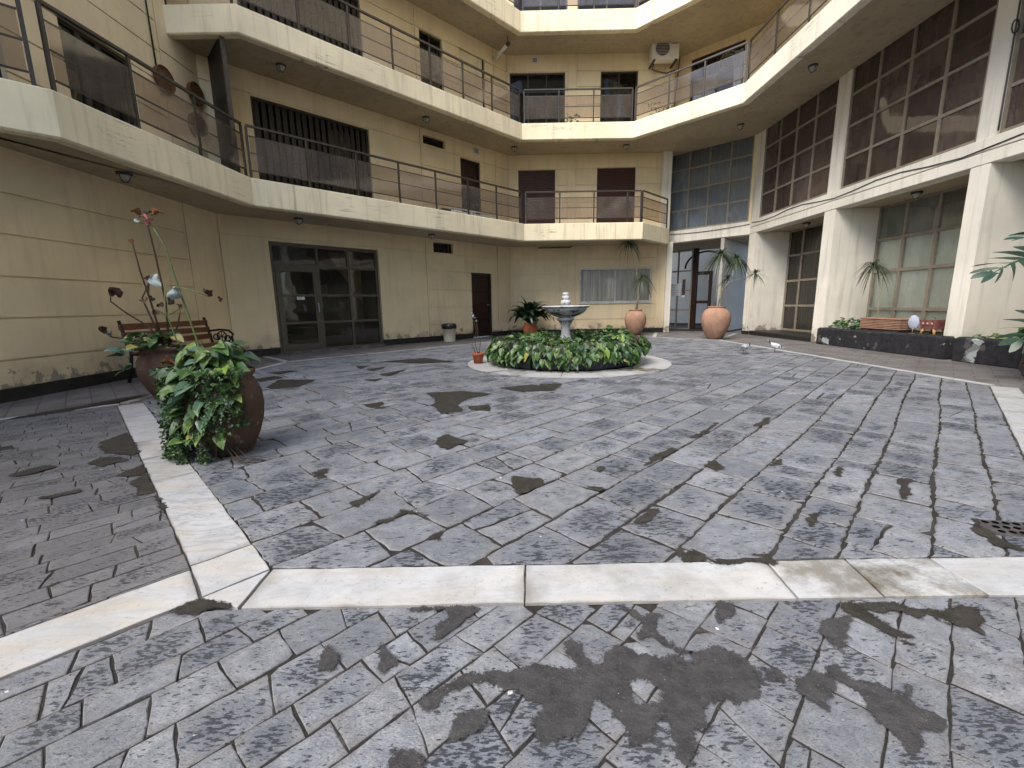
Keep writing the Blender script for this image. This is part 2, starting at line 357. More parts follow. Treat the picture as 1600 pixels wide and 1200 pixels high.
leafmat('leaf_monstera', (0.03, 0.065, 0.045), (0.05, 0.09, 0.06), None, 0.3)

# ------------------------------------------------------------------ mesh helpers
class FR:
    """vertical facet: s runs to the right as seen from the court, d towards the court"""
    def __init__(f, p0, p1):
        f.p = Vector(p0); t = Vector(p1) - f.p; f.L = t.length; f.t = t.normalized(); f.n = Vector((f.t.y, -f.t.x))
    def at(f, s, z, d=0.0):
        q = f.p + f.t * s + f.n * d; return (q.x, q.y, z)
class MB:
    def __init__(m): m.v = []; m.f = []; m.mi = []; m.sm = []; m.uv = None; m.rnd = None
    def add(m, vs, fs, mi=0, sm=False, uvs=None, rnd=None):
        k = len(m.v); m.v += [tuple(v) for v in vs]
        m.f += [tuple(k + i for i in f) for f in fs]; m.mi += [mi] * len(fs); m.sm += [sm] * len(fs)
        if uvs is not None:
            if m.uv is None: m.uv = [(0, 0)] * k
            m.uv += list(uvs)
        elif m.uv is not None: m.uv += [(0, 0)] * len(vs)
        if rnd is not None:
            if m.rnd is None: m.rnd = [(0, 0, 0)] * k
            m.rnd += [rnd] * len(vs)
        elif m.rnd is not None: m.rnd += [(0, 0, 0)] * len(vs)
        return m
    def box(m, fr, s0, s1, z0, z1, d0, d1, mi=0, ch=0.0):
        if d0 > d1: d0, d1 = d1, d0
        if ch <= 0:
            vs = [fr.at(s, z, d) for d in (d0, d1) for z in (z0, z1) for s in (s0, s1)]
            m.add(vs, [(0, 2, 3, 1), (4, 5, 7, 6), (0, 1, 5, 4), (2, 6, 7, 3), (0, 4, 6, 2), (1, 3, 7, 5)], mi)
        else:
            c = min(ch, (s1 - s0) * .4, (z1 - z0) * .4, (d1 - d0) * .4)
            def ring(a0, a1, b0, b1, d): return [fr.at(a0, b0, d), fr.at(a1, b0, d), fr.at(a1, b1, d), fr.at(a0, b1, d)]
            vs = ring(s0, s1, z0, z1, d0) + ring(s0, s1, z0, z1, d1 - c) + ring(s0 + c, s1 - c, z0 + c, z1 - c, d1)
            fs = [(3, 2, 1, 0), (8, 9, 10, 11)]
            for i in range(4):
                j = (i + 1) % 4; fs += [(i, j, 4 + j, 4 + i), (4 + i, 4 + j, 8 + j, 8 + i)]
            m.add(vs, fs, mi)
        return m
    def abox(m, x0, x1, y0, y1, z0, z1, mi=0, ch=0.0):
        c = min(ch, (x1 - x0) * .4, (y1 - y0) * .4, (z1 - z0) * .4) if ch > 0 else 0
        if c == 0:
            vs = [(x, y, z) for z in (z0, z1) for y in (y0, y1) for x in (x0, x1)]
            return m.add(vs, [(0, 2, 3, 1), (4, 5, 7, 6), (0, 1, 5, 4), (2, 6, 7, 3), (0, 4, 6, 2), (1, 3, 7, 5)], mi)
        def ring(i, z): return [(x0 + i, y0 + i, z), (x1 - i, y0 + i, z), (x1 - i, y1 - i, z), (x0 + i, y1 - i, z)]
        vs = ring(c, z0) + ring(0, z0 + c) + ring(0, z1 - c) + ring(c, z1)
        fs = [(3, 2, 1, 0), (12, 13, 14, 15)]
        for k in range(3):
            for i in range(4):
                j = (i + 1) % 4; fs.append((4 * k + i, 4 * k + j, 4 * k + 4 + j, 4 * k + 4 + i))
        return m.add(vs, fs, mi)
    def prism(m, poly, z0, z1, mi=0):
        n = len(poly); vs = [(x, y, z0) for x, y in poly] + [(x, y, z1) for x, y in poly]
        fs = [tuple(range(n - 1, -1, -1)), tuple(range(n, 2 * n))] + [(i, (i + 1) % n, n + (i + 1) % n, n + i) for i in range(n)]
        return m.add(vs, fs, mi)
    def tube(m, pts, r, n=6, mi=0, sm=True, cap=True):
        pts = [Vector(p) for p in pts]; k = len(pts); rs = r if isinstance(r, (list, tuple)) else [r] * k
        vs = []; up = None
        for i, p in enumerate(pts):
            t = (pts[min(i + 1, k - 1)] - pts[max(i - 1, 0)]).normalized()
            if up is None or abs(up.dot(t)) > 0.95: up = Vector((0, 0, 1)) if abs(t.z) < 0.9 else Vector((1, 0, 0))
            a = t.cross(up).normalized(); b = a.cross(t).normalized(); up = b
            for j in range(n):
                q = 2 * math.pi * j / n; vs.append(p + (a * math.cos(q) + b * math.sin(q)) * rs[i])
        fs = [(i * n + j, i * n + (j + 1) % n, (i + 1) * n + (j + 1) % n, (i + 1) * n + j) for i in range(k - 1) for j in range(n)]
        if cap: fs += [tuple(range(n - 1, -1, -1)), tuple(range((k - 1) * n, k * n))]
        return m.add(vs, fs, mi, sm)
    def lathe(m, prof, n=28, c=(0, 0, 0), mi=0, sm=True, wob=0.0, flute=0, fl=0.0):
        vs = []
        for (r, z) in prof:
            for j in range(n):
                q = 2 * math.pi * j / n
                rr = r * (1 + wob * math.sin(3 * q + z * 7)) + (fl * math.cos(flute * q) * r if flute else 0)
                vs.append((c[0] + rr * math.cos(q), c[1] + rr * math.sin(q), c[2] + z))
        k = len(prof)
        fs = [(i * n + j, i * n + (j + 1) % n, (i + 1) * n + (j + 1) % n, (i + 1) * n + j) for i in range(k - 1) for j in range(n)]
        fs += [tuple(range(n - 1, -1, -1)), tuple(range((k - 1) * n, k * n))]
        return m.add(vs, fs, mi, sm)
    def mesh(m, name, mats, off=(0, 0, 0)):
        me = bpy.data.meshes.new(name)
        me.from_pydata([(x - off[0], y - off[1], z - off[2]) for x, y, z in m.v], [], m.f)
        for mt in (mats if isinstance(mats, (list, tuple)) else [mats]): me.materials.append(MATS[mt])
        me.polygons.foreach_set('material_index', m.mi); me.polygons.foreach_set('use_smooth', m.sm)
        if m.uv is not None:
            ul = me.uv_layers.new(name='UVMap'); li = [0] * len(me.loops); me.loops.foreach_get('vertex_index', li)
            ul.data.foreach_set('uv', [c for i in li for c in m.uv[i]])
        if m.rnd is not None:
            at = me.attributes.new('rnd', 'FLOAT_VECTOR', 'POINT'); at.data.foreach_set('vector', [c for r in m.rnd for c in r])
        if getattr(m, 'edge', None):
            at = me.attributes.new('edge', 'FLOAT', 'POINT'); at.data.foreach_set('value', m.edge)
        me.update(); return me
    def build(m, name, mats, parent=None, local=False):
        if local or not m.v: off = (0, 0, 0)
        else:
            xs, ys, zs = zip(*m.v); off = ((min(xs) + max(xs)) / 2, (min(ys) + max(ys)) / 2, min(zs))
        o = bpy.data.objects.new(name, m.mesh(name, mats, off)); col.objects.link(o)
        WL[o.name] = Vector(off)
        if parent is not None:
            o.parent = parent
            if not local: o.location = Vector(off) - WL[parent.name]
            else: WL[o.name] = WL[parent.name].copy()
        else: o.location = off
        return o
WL = {}
def empty(name, loc, parent=None, rz=0.0):
    o = bpy.data.objects.new(name, None); col.objects.link(o); o.empty_display_size = 0.1
    WL[o.name] = Vector(loc)
    if parent is not None: o.parent = parent; o.location = Vector(loc) - WL[parent.name]
    else: o.location = loc
    o.rotation_euler.z = rz; return o
def tag(o, label=None, cat=None, group=None, kind=None):
    if label: o['label'] = label
    if cat: o['category'] = cat
    if group: o['group'] = group
    if kind: o['kind'] = kind
    return o
def place(name, me, parent, loc, rot=None, sc=1.0):
    """an object that shares mesh data, loc in the parent's local space"""
    o = bpy.data.objects.new(name, me); col.objects.link(o); o.parent = parent; o.location = loc
    if rot is not None: o.rotation_euler = rot
    o.scale = (sc, sc, sc) if not isinstance(sc, tuple) else sc
    return o
def project(p):
    """rough picture place (fractions of the half width) to rank pieces by how large they show"""
    d = (Vector(p) - CAM); y = max(d.y * 0.983 - d.z * 0.18, 0.05)
    return d.x / y, (d.z * 0.983 + d.y * 0.18) / y, d.length

# ================================================================== GROUND
def clip(poly, a, b):
    """keep the part of poly left of the line a->b"""
    out = []; n = len(poly)
    def side(p): return (b[0] - a[0]) * (p[1] - a[1]) - (b[1] - a[1]) * (p[0] - a[0])
    for i in range(n):
        p, q = poly[i], poly[(i + 1) % n]; sp, sq = side(p), side(q)
        if sp >= 0: out.append(p)
        if (sp >= 0) != (sq >= 0):
            t = sp / (sp - sq); out.append((p[0] + (q[0] - p[0]) * t, p[1] + (q[1] - p[1]) * t))
    return out
def clip_to(poly, region):
    for i in range(len(region)):
        poly = clip(poly, region[i], region[(i + 1) % len(region)])
        if len(poly) < 3: return []
    return poly
def area(p): return 0.5 * sum(p[i][0] * p[(i + 1) % len(p)][1] - p[(i + 1) % len(p)][0] * p[i][1] for i in range(len(p)))
def clean(p, eps=0.004):
    q = []
    for a in p:
        if not q or math.hypot(a[0] - q[-1][0], a[1] - q[-1][1]) > eps: q.append(a)
    if len(q) > 2 and math.hypot(q[0][0] - q[-1][0], q[0][1] - q[-1][1]) < eps: q.pop()
    return q
def inset(p, d):
    """inset a convex polygon by clipping with shifted edges"""
    out = p
    for i in range(len(p)):
        a, b = p[i], p[(i + 1) % len(p)]; dx, dy = b[0] - a[0], b[1] - a[1]; L = math.hypot(dx, dy)
        if L < 1e-6: continue
        nx, ny = -dy / L * d, dx / L * d
        out = clip(out, (a[0] + nx, a[1] + ny), (b[0] + nx, b[1] + ny))
        if len(out) < 3: return []
    return clean(out)
def slab_mesh(mb, poly, z0, z1, gap, rag=0.005, ch=0.006, tilt=0.0, seg=0.07, frame=(S2, S2), mi=0):
    """one stone: ragged outline, chamfered top, slight tilt; uv = place in the slab"""
    p = inset(clean(poly), gap)
    if len(p) < 3 or area(p) < 0.0012: return False
    q = []
    for i in range(len(p)):
        a, b = p[i], p[(i + 1) % len(p)]; L = math.hypot(b[0] - a[0], b[1] - a[1]); k = max(1, min(24, int(L / seg)))
        nx, ny = -(b[1] - a[1]) / max(L, 1e-6), (b[0] - a[0]) / max(L, 1e-6)
        for j in range(k):
            t = j / k; r = random.uniform(-0.3 * rag, rag) if j else random.uniform(0, rag) * 1.2
            q.append((a[0] + (b[0] - a[0]) * t + nx * r, a[1] + (b[1] - a[1]) * t + ny * r))
    cx = sum(a[0] for a in q) / len(q); cy = sum(a[1] for a in q) / len(q); n = len(q)
    tx, ty = random.gauss(0, tilt), random.gauss(0, tilt); fu, fv = frame
    us = [(a[0] - cx) * fu + (a[1] - cy) * fv for a in q]; vs_ = [-(a[0] - cx) * fv + (a[1] - cy) * fu for a in q]
    mu = max(map(abs, us)) + 1e-6; mv = max(map(abs, vs_)) + 1e-6
    def zt(x, y): return z1 + (x - cx) * tx + (y - cy) * ty
    rad = math.sqrt(abs(area(q)))
    k = max(0.7, 1 - ch / (rad * 0.5))
    top = [(cx + (a[0] - cx) * k, cy + (a[1] - cy) * k) for a in q]
    verts = [(x, y, z0) for x, y in q] + [(x, y, zt(x, y) - ch * 0.8) for x, y in q] + [(x, y, zt(x, y)) for x, y in top]
    uv1 = [(us[i] / mu, vs_[i] / mv) for i in range(n)]
    faces = [tuple(range(2 * n, 3 * n))]
    for i in range(n):
        j = (i + 1) % n; faces += [(i, j, n + j, n + i), (n + i, n + j, 2 * n + j, 2 * n + i)]
    mb.add(verts, faces, mi, False, uv1 + uv1 + [(u * k, v * k) for u, v in uv1], (random.random(), random.random(), random.random()))
    return True
def courses(region, cw, ln, gap, root, stone_mat_name, name, z1=0.010, keep=300, skip=None, jit=0.02, split=0.12, rag=0.009, ch=0.005):
    """lay a region in running courses along the 45 degree line; the stones that show largest are parts, the rest one mass"""
    us = [(x + y) * S2 for x, y in region]; vs_ = [(y - x) * S2 for x, y in region]
    stones = []; v = min(vs_) - random.uniform(0, cw[0])
    ph = [random.uniform(0, 6) for _ in range(4)]
    def line(k):
        a1, a2, p1, p2 = random.uniform(.3, 1) * jit * .5, random.uniform(.3, 1) * jit * .3, random.uniform(0, 6), random.uniform(0, 6)
        return lambda u: a1 * math.sin(u * 2.1 + p1) + a2 * math.sin(u * 6.7 + p2)
    lo = line(0)
    while v < max(vs_):
        wv = random.uniform(*cw); u = min(us) - random.uniform(0, ln[1]); hi = line(1); t0, t1 = 0.0, 0.0
        while u < max(us):
            lu = random.uniform(*ln); n0, n1 = random.gauss(0, jit * .7), random.gauss(0, jit * .7)
            quad = [(u + t0, v + lo(u)), (u + lu + n0, v + lo(u + lu)), (u + lu + n1, v + wv + hi(u + lu)), (u + t1, v + wv + hi(u))]
            t0, t1 = n0, n1
            if random.random() < 0.26:                        # a corner broken off
                k = random.randrange(4); a_, c_, b_ = quad[k - 1], quad[k], quad[(k + 1) % 4]; f1, f2 = random.uniform(.05, .2), random.uniform(.05, .2)
                quad = quad[:k] + [(c_[0] + (a_[0] - c_[0]) * f1, c_[1] + (a_[1] - c_[1]) * f1), (c_[0] + (b_[0] - c_[0]) * f2, c_[1] + (b_[1] - c_[1]) * f2)] + quad[k + 1:]
            polys = [quad]
            if len(quad) == 4 and random.random() < split:    # a cracked slab
                f1, f2 = random.uniform(.25, .75), random.uniform(.25, .75)
                mixp = lambda p, q, t: (p[0] + (q[0] - p[0]) * t, p[1] + (q[1] - p[1]) * t)
                if random.random() < .5: a = mixp(quad[0], quad[1], f1); c = mixp(quad[3], quad[2], f2); polys = [[quad[0], a, c, quad[3]], [a, quad[1], quad[2], c]]
                else: a = mixp(quad[0], quad[3], f1); c = mixp(quad[1], quad[2], f2); polys = [[quad[0], quad[1], c, a], [a, c, quad[2], quad[3]]]
            for q in polys:
                w_ = [((a - b) * S2, (a + b) * S2) for a, b in q]
                if area(w_) < 0: w_.reverse()
                w_ = clip_to(w_, region)
                if len(w_) >= 3 and area(w_) > 0.002:
                    cx = sum(a[0] for a in w_) / len(w_); cy = sum(a[1] for a in w_) / len(w_)
                    if not (skip and skip(cx, cy)): stones.append((cx, cy, w_))
            u += lu
        v += wv; lo = hi
    def rank(s):
        cx, cy, w_ = s; x, y, d = project((cx, cy, 0))
        if abs(x) > 1.26 or y < -1.0 or cy < 0.35: return 1e9
        return d ** 3 / area(w_)
    stones.sort(key=rank); rest = MB(); n = 0
    for s in stones:
        mb = MB() if n < keep and rank(s) < 1e8 else rest
        g = gap * random.choice((0.4, 0.6, 0.8, 1.0, 1.2, 2.2))
        near = mb is not rest; ok = slab_mesh(mb, s[2], -0.03, z1 + random.gauss(0, 0.0014), g, rag * (1.0 if near else .8), ch, 0.006, 0.036 if near else 0.09)
        if ok and mb is not rest: mb.build('paving_stone', stone_mat_name, root); n += 1
    if rest.v: tag(rest.build(name, stone_mat_name, root), kind='stuff')

g = MB(); R_ = 200.0
g.add([(-R_, -R_, -0.05), (R_, -R_, -0.05), (R_, R_, -0.05), (-R_, R_, -0.05)], [(0, 1, 2, 3)])
tag(g.build('ground', 'earth'), kind='structure')
g = MB(); g.add([(x, y, -0.004) for x, y in [(-6.0, -3), (9.5, -3), (9.5, 19), (-1, 19), (-6.0, 10)]], [(0, 1, 2, 3, 4)])
walkway = tag(g.build('walkway', 'walkway_slate'), kind='structure')

OCT = [(-0.95, 1.51), (2.16, 1.51), (5.42, 4.77), (5.42, 11.28), (4.18, 12.52), (0.10, 12.52), (-4.25, 8.17), (-4.25, 4.81)]
SIDE = [(-1.265, 1.52), (-4.30, 4.555), (-6.0, 2.855), (-6.0, -1.0), (-3.785, -1.0)]
FRONT = [(-1.157, 1.285), (-3.94, -1.5), (4.5, -1.5), (4.5, 1.285)]
FC = (0.97, 7.50)                                           # centre of the fountain
def bedsheet(name, poly):
    m = MB(); m.add([(x, y, 0.004) for x, y in poly], [tuple(range(len(poly)))])
    return tag(m.build(name, 'mortar' if name == 'front_paving' else 'mortar_dark'), kind='structure')
court = bedsheet('courtyard_paving', OCT)
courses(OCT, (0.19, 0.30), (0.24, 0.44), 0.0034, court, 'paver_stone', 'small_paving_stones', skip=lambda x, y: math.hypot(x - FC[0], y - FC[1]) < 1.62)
side = bedsheet('side_paving', SIDE)
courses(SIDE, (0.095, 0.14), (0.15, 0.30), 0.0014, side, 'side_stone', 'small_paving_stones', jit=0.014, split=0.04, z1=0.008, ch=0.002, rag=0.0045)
front = bedsheet('front_paving', FRONT)
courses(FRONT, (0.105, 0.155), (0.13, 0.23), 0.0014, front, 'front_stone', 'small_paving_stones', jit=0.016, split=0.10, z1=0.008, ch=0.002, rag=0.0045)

# filler where slabs have broken away: tar and mud, ragged sheets lying in the paving
PATCHES = [[(-0.014,1.013),(0.058,1.034),(0.103,1.016),(0.182,1.009),(0.145,1.085),(0.143,1.111),(0.171,1.123),(0.209,1.031),(0.243,1.03),(0.258,1.077),(0.308,1.101),(0.338,1.081),(0.347,1.063),(0.401,1.05),(0.454,1.06),(0.483,1.036),(0.507,1.071),(0.584,1.088),(0.632,1.057),(0.657,0.999),(0.624,0.948),(0.63,0.928),(0.593,0.924),(0.54,0.897),(0.541,0.925),(0.502,0.916),(0.47,0.912),(0.444,0.872),(0.451,0.859),(0.402,0.839),(0.395,0.804),(0.373,0.768),(0.352,0.772),(0.359,0.82),(0.363,0.865),(0.362,0.896),(0.374,0.943),(0.341,0.995),(0.294,0.974),(0.284,0.906),(0.342,0.901),(0.356,0.891),(0.325,0.861),(0.304,0.833),(0.257,0.807),(0.273,0.838),(0.236,0.88),(0.212,0.926),(0.187,0.932),(0.168,0.877),(0.137,0.832),(0.092,0.825),(0.056,0.814),(0.039,0.871),(0.076,0.91),(0.034,0.934),(0.008,0.955),(-0.059,0.971),(-0.119,0.983),(-0.171,0.963),(-0.191,0.944),(-0.199,0.915),(-0.217,0.897),(-0.248,0.921),(-0.235,0.945),(-0.195,0.974),(-0.144,1.004),(-0.061,1.014)],[(-0.158,0.896),(-0.074,0.899),(-0.08,0.869),(-0.134,0.833),(-0.157,0.829),(-0.149,0.861)],[(-0.354,1.267),(-0.121,1.269),(-0.235,1.132),(-0.252,1.139),(-0.249,1.181),(-0.207,1.232),(-0.229,1.264)],[(-0.562,1.114),(-0.516,1.075),(-0.517,1.029),(-0.548,1.035)],[(-0.399,1.11),(-0.338,1.054),(-0.37,1.015),(-0.385,1.032)],[(-0.28,0.797),(-0.247,0.804),(-0.215,0.781),(-0.215,0.764),(-0.275,0.765)],[(0.35,1.266),(0.388,1.241),(0.401,1.21),(0.469,1.231),(0.425,1.165),(0.442,1.111),(0.497,1.072),(0.473,1.06),(0.43,1.104),(0.4,1.138),(0.371,1.125),(0.405,1.187),(0.373,1.225)],[(0.672,1.274),(0.728,1.272),(0.689,1.218),(0.633,1.182)],[(0.957,1.174),(1.055,1.198),(0.925,1.062),(0.917,1.14)],[(1.066,1.256),(1.133,1.262),(1.237,1.251),(1.378,1.224),(1.505,1.229),(1.395,1.122),(1.365,1.157),(1.303,1.203),(1.261,1.181),(1.243,1.227),(1.2,1.228),(1.166,1.214),(1.13,1.23),(1.168,1.114),(1.14,1.095),(1.11,1.142),(1.074,1.216)],[(0.735,0.966),(0.801,0.996),(0.835,0.979),(0.813,0.944),(0.756,0.888),(0.723,0.941)],[(0.845,1.006),(0.876,1.017),(0.877,0.963),(0.908,0.952),(0.943,0.956),(0.953,0.912),(1.013,0.945),(0.978,0.898),(1.007,0.858),(0.99,0.833),(0.943,0.846),(0.914,0.811),(0.864,0.781),(0.875,0.811),(0.859,0.856),(0.869,0.909),(0.871,0.933),(0.849,0.974)],[(0.67,1.01),(0.703,1.009),(0.708,0.966),(0.676,0.972)],[(-1.16,1.267),(-1.093,1.34),(-0.982,1.299),(-1.065,1.268)],[(-0.98,4.892),(-0.596,4.956),(-0.251,4.783),(-0.508,4.497),(-0.57,4.267),(-0.487,3.983),(-0.666,3.899),(-0.796,4.284),(-0.834,4.607)],[(-0.425,4.183),(-0.243,4.243),(-0.23,3.997),(-0.396,4.042)],[(-1.538,4.341),(-1.377,4.444),(-1.29,4.176),(-1.419,4.186)],[(-0.573,3.153),(-0.521,3.235),(-0.345,3.059),(-0.457,2.878),(-0.522,2.917)],[(-1.235,2.488),(-1.175,2.567),(-1.128,2.431),(-1.152,2.395)],[(-0.844,2.068),(-0.752,2.164),(-0.735,2.226),(-0.785,2.047),(-0.789,2.011)],[(-0.648,1.855),(-0.573,1.9),(-0.55,1.967),(-0.463,1.946),(-0.423,1.911),(-0.519,1.94),(-0.592,1.853)],[(-0.375,1.702),(-0.317,1.798),(-0.172,1.902),(-0.313,1.769),(-0.322,1.687)],[(-0.006,2.382),(0.158,2.326),(0.17,2.233),(0.029,2.143),(-0.011,2.241)],[(0.51,2.489),(0.553,2.501),(0.519,2.435),(0.497,2.449)],[(1.177,2.485),(1.273,2.581),(1.278,2.481),(1.207,2.417)],[(-0.136,5.121),(0.24,5.307),(0.624,5.328),(0.458,4.913),(0.143,4.892)],[(0.401,2.223),(0.502,2.176),(0.462,2.156)],[(0.657,1.546),(0.741,1.602),(0.799,1.625),(0.739,1.521),(0.659,1.501)],[(0.561,1.813),(0.663,1.939),(0.703,1.938),(0.604,1.827)],[(0.746,1.493),(0.893,1.539),(0.994,1.53),(0.993,1.486)],[(0.931,2.674),(1.1,2.831),(1.11,2.796),(0.802,2.503)],[(1.316,3.046),(1.487,3.206),(1.698,3.431),(1.407,3.081)],[(1.941,3.317),(2.191,3.558),(2.06,3.358)],[(1.344,1.817),(1.409,1.878),(1.444,1.877),(1.378,1.8),(1.308,1.743)],[(1.866,2.349),(1.966,2.448),(1.951,2.396),(1.845,2.3)],[(2.136,2.24),(2.199,2.238),(2.048,2.092),(1.951,1.999)],[(1.568,2.495),(1.69,2.575),(1.628,2.492),(1.562,2.467)],[(2.029,1.824),(2.072,1.791),(1.996,1.706),(1.934,1.577),(2.011,1.539),(2.024,1.551),(2.015,1.638),(2.04,1.733),(2.094,1.79)],[(-3.188,3.216),(-3.199,3.438),(-2.668,2.922),(-2.668,2.887),(-2.85,2.931),(-3.022,3.012)],[(-2.839,2.733),(-2.85,2.829),(-2.736,2.857),(-2.621,2.754),(-2.689,2.681)],[(-3.142,2.546),(-3.102,2.685),(-3.005,2.666),(-3.014,2.554),(-3.099,2.518)],[(-2.427,2.488),(-2.438,2.684),(-2.002,2.235),(-2.042,2.215),(-2.263,2.406),(-2.256,2.481)],[(-1.948,2.19),(-1.8,2.067),(-1.76,2.011),(-1.809,2.031)],[(-4.816,3.995),(-4.8,4.186),(-4.635,4.497),(-4.57,4.865),(-4.426,5.137),(-4.402,4.679),(-4.55,4.306),(-4.654,4.176)],[(-2.574,2.194),(-2.465,2.297),(-2.441,2.263),(-2.526,2.192)],[(-3.16,5.475),(-3.316,6.036),(-2.774,5.981),(-2.765,5.439),(-3.04,5.343)],[(-3.729,6.077),(-3.579,6.378),(-3.346,6.192),(-3.501,5.908)],[(-2.418,7.889),(-1.699,8.333),(-1.084,7.711),(-1.55,7.576)],[(-2.354,6.972),(-2.138,7.153),(-2.197,6.758)],[(-1.967,6.373),(-1.716,6.799),(-1.816,6.224)],[(-2.656,7.325),(-2.484,7.37),(-2.507,7.072)],[(-2.031,5.906),(-1.845,5.961),(-1.889,5.777)],[(-3.874,6.761),(-3.639,6.924),(-3.493,6.869),(-3.608,6.587)]]
def sdist(poly, x, y):
    """distance to the outline, positive inside"""
    best = 1e9; ins = False; n = len(poly)
    for i in range(n):
        ax, ay = poly[i]; bx, by = poly[(i + 1) % n]; dx, dy = bx - ax, by - ay
        t = max(0, min(1, ((x - ax) * dx + (y - ay) * dy) / (dx * dx + dy * dy + 1e-12))); q = (x - ax - dx * t) ** 2 + (y - ay - dy * t) ** 2
        if q < best: best = q
        if (ay > y) != (by > y) and x < (bx - ax) * (y - ay) / (by - ay) + ax: ins = not ins
    return math.sqrt(best) * (1 if ins else -1)
def filler_sheet(poly, zt, grow=0.0):
    xs, ys = [p[0] for p in poly], [p[1] for p in poly]; pad = 0.03 + grow
    x0, x1, y0, y1 = min(xs) - pad, max(xs) + pad, min(ys) - pad, max(ys) + pad
    st = max(0.010, math.sqrt((x1 - x0) * (y1 - y0) / 3200)); nx, ny = int((x1 - x0) / st) + 2, int((y1 - y0) / st) + 2
    m = MB(); m.edge = []; idx = {}; sd_ = {}
    for j in range(ny):
        for i in range(nx): sd_[i, j] = sdist(poly, x0 + i * st, y0 + j * st) + grow
    def vid(i, j):
        if (i, j) not in idx: idx[i, j] = len(m.v); m.v.append((x0 + i * st, y0 + j * st, zt)); m.edge.append(sd_[i, j])
        return idx[i, j]
    for j in range(ny - 1):
        for i in range(nx - 1):
            if max(sd_[i, j], sd_[i + 1, j], sd_[i, j + 1], sd_[i + 1, j + 1]) > -0.035: m.f.append((vid(i, j), vid(i + 1, j), vid(i + 1, j + 1), vid(i, j + 1))); m.mi.append(0); m.sm.append(False)
    return m
for i, p in enumerate(PATCHES):
    cx, cy = p[0]; far = max(0.0, (cy - 2.0) * 0.004)
    m = filler_sheet(p, 0.0135 + 0.0008 * (i % 3), 0.006 + far)
    root = front if cy < 1.34 else (side if cx + cy < 0.3 else court)
    if i == 43: root = walkway
    tar_ = cy < 1.3 and i not in (9, 13)
    m.build('tar_patch' if tar_ else 'mud_patch', 'tar' if tar_ else 'mud', root)

# marble border round the octagon
border = tag(empty('marble_border', (0.6, 7, 0)), kind='structure')
def marble_slab(poly, z1=0.0115, gap=0.0025, parent=None, rnd=None, name='marble_slab'):
    m = MB()
    if area(poly) < 0: poly = poly[::-1]
    a, b = max(((poly[i], poly[(i + 1) % len(poly)]) for i in range(len(poly))), key=lambda e: math.hypot(e[1][0] - e[0][0], e[1][1] - e[0][1]))
    L = math.hypot(b[0] - a[0], b[1] - a[1])
    if slab_mesh(m, poly, -0.03, z1 + random.gauss(0, 0.0007), gap, 0.004, 0.002, 0.001, 0.06, ((b[0] - a[0]) / L, (b[1] - a[1]) / L)):
        if rnd: m.rnd = [rnd] * len(m.v)
        m.build(name, 'marble', parent or border)
# front row (joint at inner edge, joint at outer edge)
J = [(-0.94, -0.93), (0.04, 0.03), (0.965, 0.955), (1.275, 1.245), (1.60, 1.60), (2.16, 2.26)]
RN = [(0.15, 0.4, 0.48), (0.05, 0.35, 0.55), (0.1, 0.3, 0.80), (0.6, 0.75, 0.99), (0.2, 0.2, 0.5)]
for i in range(5):
    marble_slab([(J[i][1], 1.287), (J[i + 1][1], 1.287), (J[i + 1][0], 1.508), (J[i][0], 1.508)], rnd=RN[i])
# corner wedge and the slab turning the corner
marble_slab([(-1.10, 1.345), (-0.935, 1.29), (-0.945, 1.508)], rnd=(0.05, 0.1, 0.2))
marble_slab([(-1.10, 1.347), (-0.947, 1.512), (-1.125, 1.69), (-1.28, 1.535)], rnd=(0.35, 0.7, 0.3))
# left diagonal
K = [0.0, 0.62, 1.20, 1.73, 2.28, 2.83, 3.40, 3.97, 4.30]
cur = 0.0; seq = [0.0, 1.21, 1.76, 2.28, 2.95, 3.40, 4.18]
RD = [(0.9, 0.75, 0.4), (0.75, 0.6, 0.3), (0.4, 0.95, 0.7), (0.3, 0.3, 0.5), (0.2, 0.3, 0.3), (0.4, 0.75, 0.5)]
for i in range(len(seq) - 1):
    a, b = seq[i] * S2, seq[i + 1] * S2
    marble_slab([(-1.28 - a, 1.535 + a), (-1.125 - a, 1.69 + a), (-1.125 - b, 1.69 + b), (-1.28 - b, 1.535 + b)], rnd=RD[i])
# outer diagonal to the lower left
seq = [0.0, 1.0, 2.1, 3.2]
for i in range(3):
    a, b = seq[i] * S2, seq[i + 1] * S2
    marble_slab([(-1.265 - a, 1.515 - a), (-1.265 - b, 1.515 - b), (-1.105 - b, 1.345 - b), (-1.105 - a, 1.345 - a)], rnd=(0.2, 0.8, 0.4))
# right diagonal
for i in range(6):
    a, b = 2.18 + i * 0.54, 2.18 + (i + 1) * 0.54
    if i < 6: marble_slab([(a, a - 0.65), (b, b - 0.65), (b + 0.156, b - 0.806), (a + 0.156, a - 0.806)], rnd=(0.5, 0.35, 0.5))
# thin strips on the far sides and the short links to the walls
def strip(a, b, w, n, rd=(0.2, 0.6, 0.6)):
    dx, dy = b[0] - a[0], b[1] - a[1]; L = math.hypot(dx, dy); nx, ny = -dy / L * w / 2, dx / L * w / 2
    for i in range(n):
        p = (a[0] + dx * i / n, a[1] + dy * i / n); q = (a[0] + dx * (i + 1) / n, a[1] + dy * (i + 1) / n)
        marble_slab([(p[0] - nx, p[1] - ny), (q[0] - nx, q[1] - ny), (q[0] + nx, q[1] + ny), (p[0] + nx, p[1] + ny)], 0.0105, 0.0015, rnd=(random.random() * .4, random.random() * .9, random.random() * .8), name='marble_strip')
strip((5.475, 4.80), (5.475, 11.28), 0.11, 7)
strip((5.475, 11.30), (4.19, 12.57), 0.10, 2)
strip((4.17, 12.57), (0.10, 12.57), 0.10, 5)
strip((0.06, 12.55), (-4.29, 8.20), 0.11, 6)
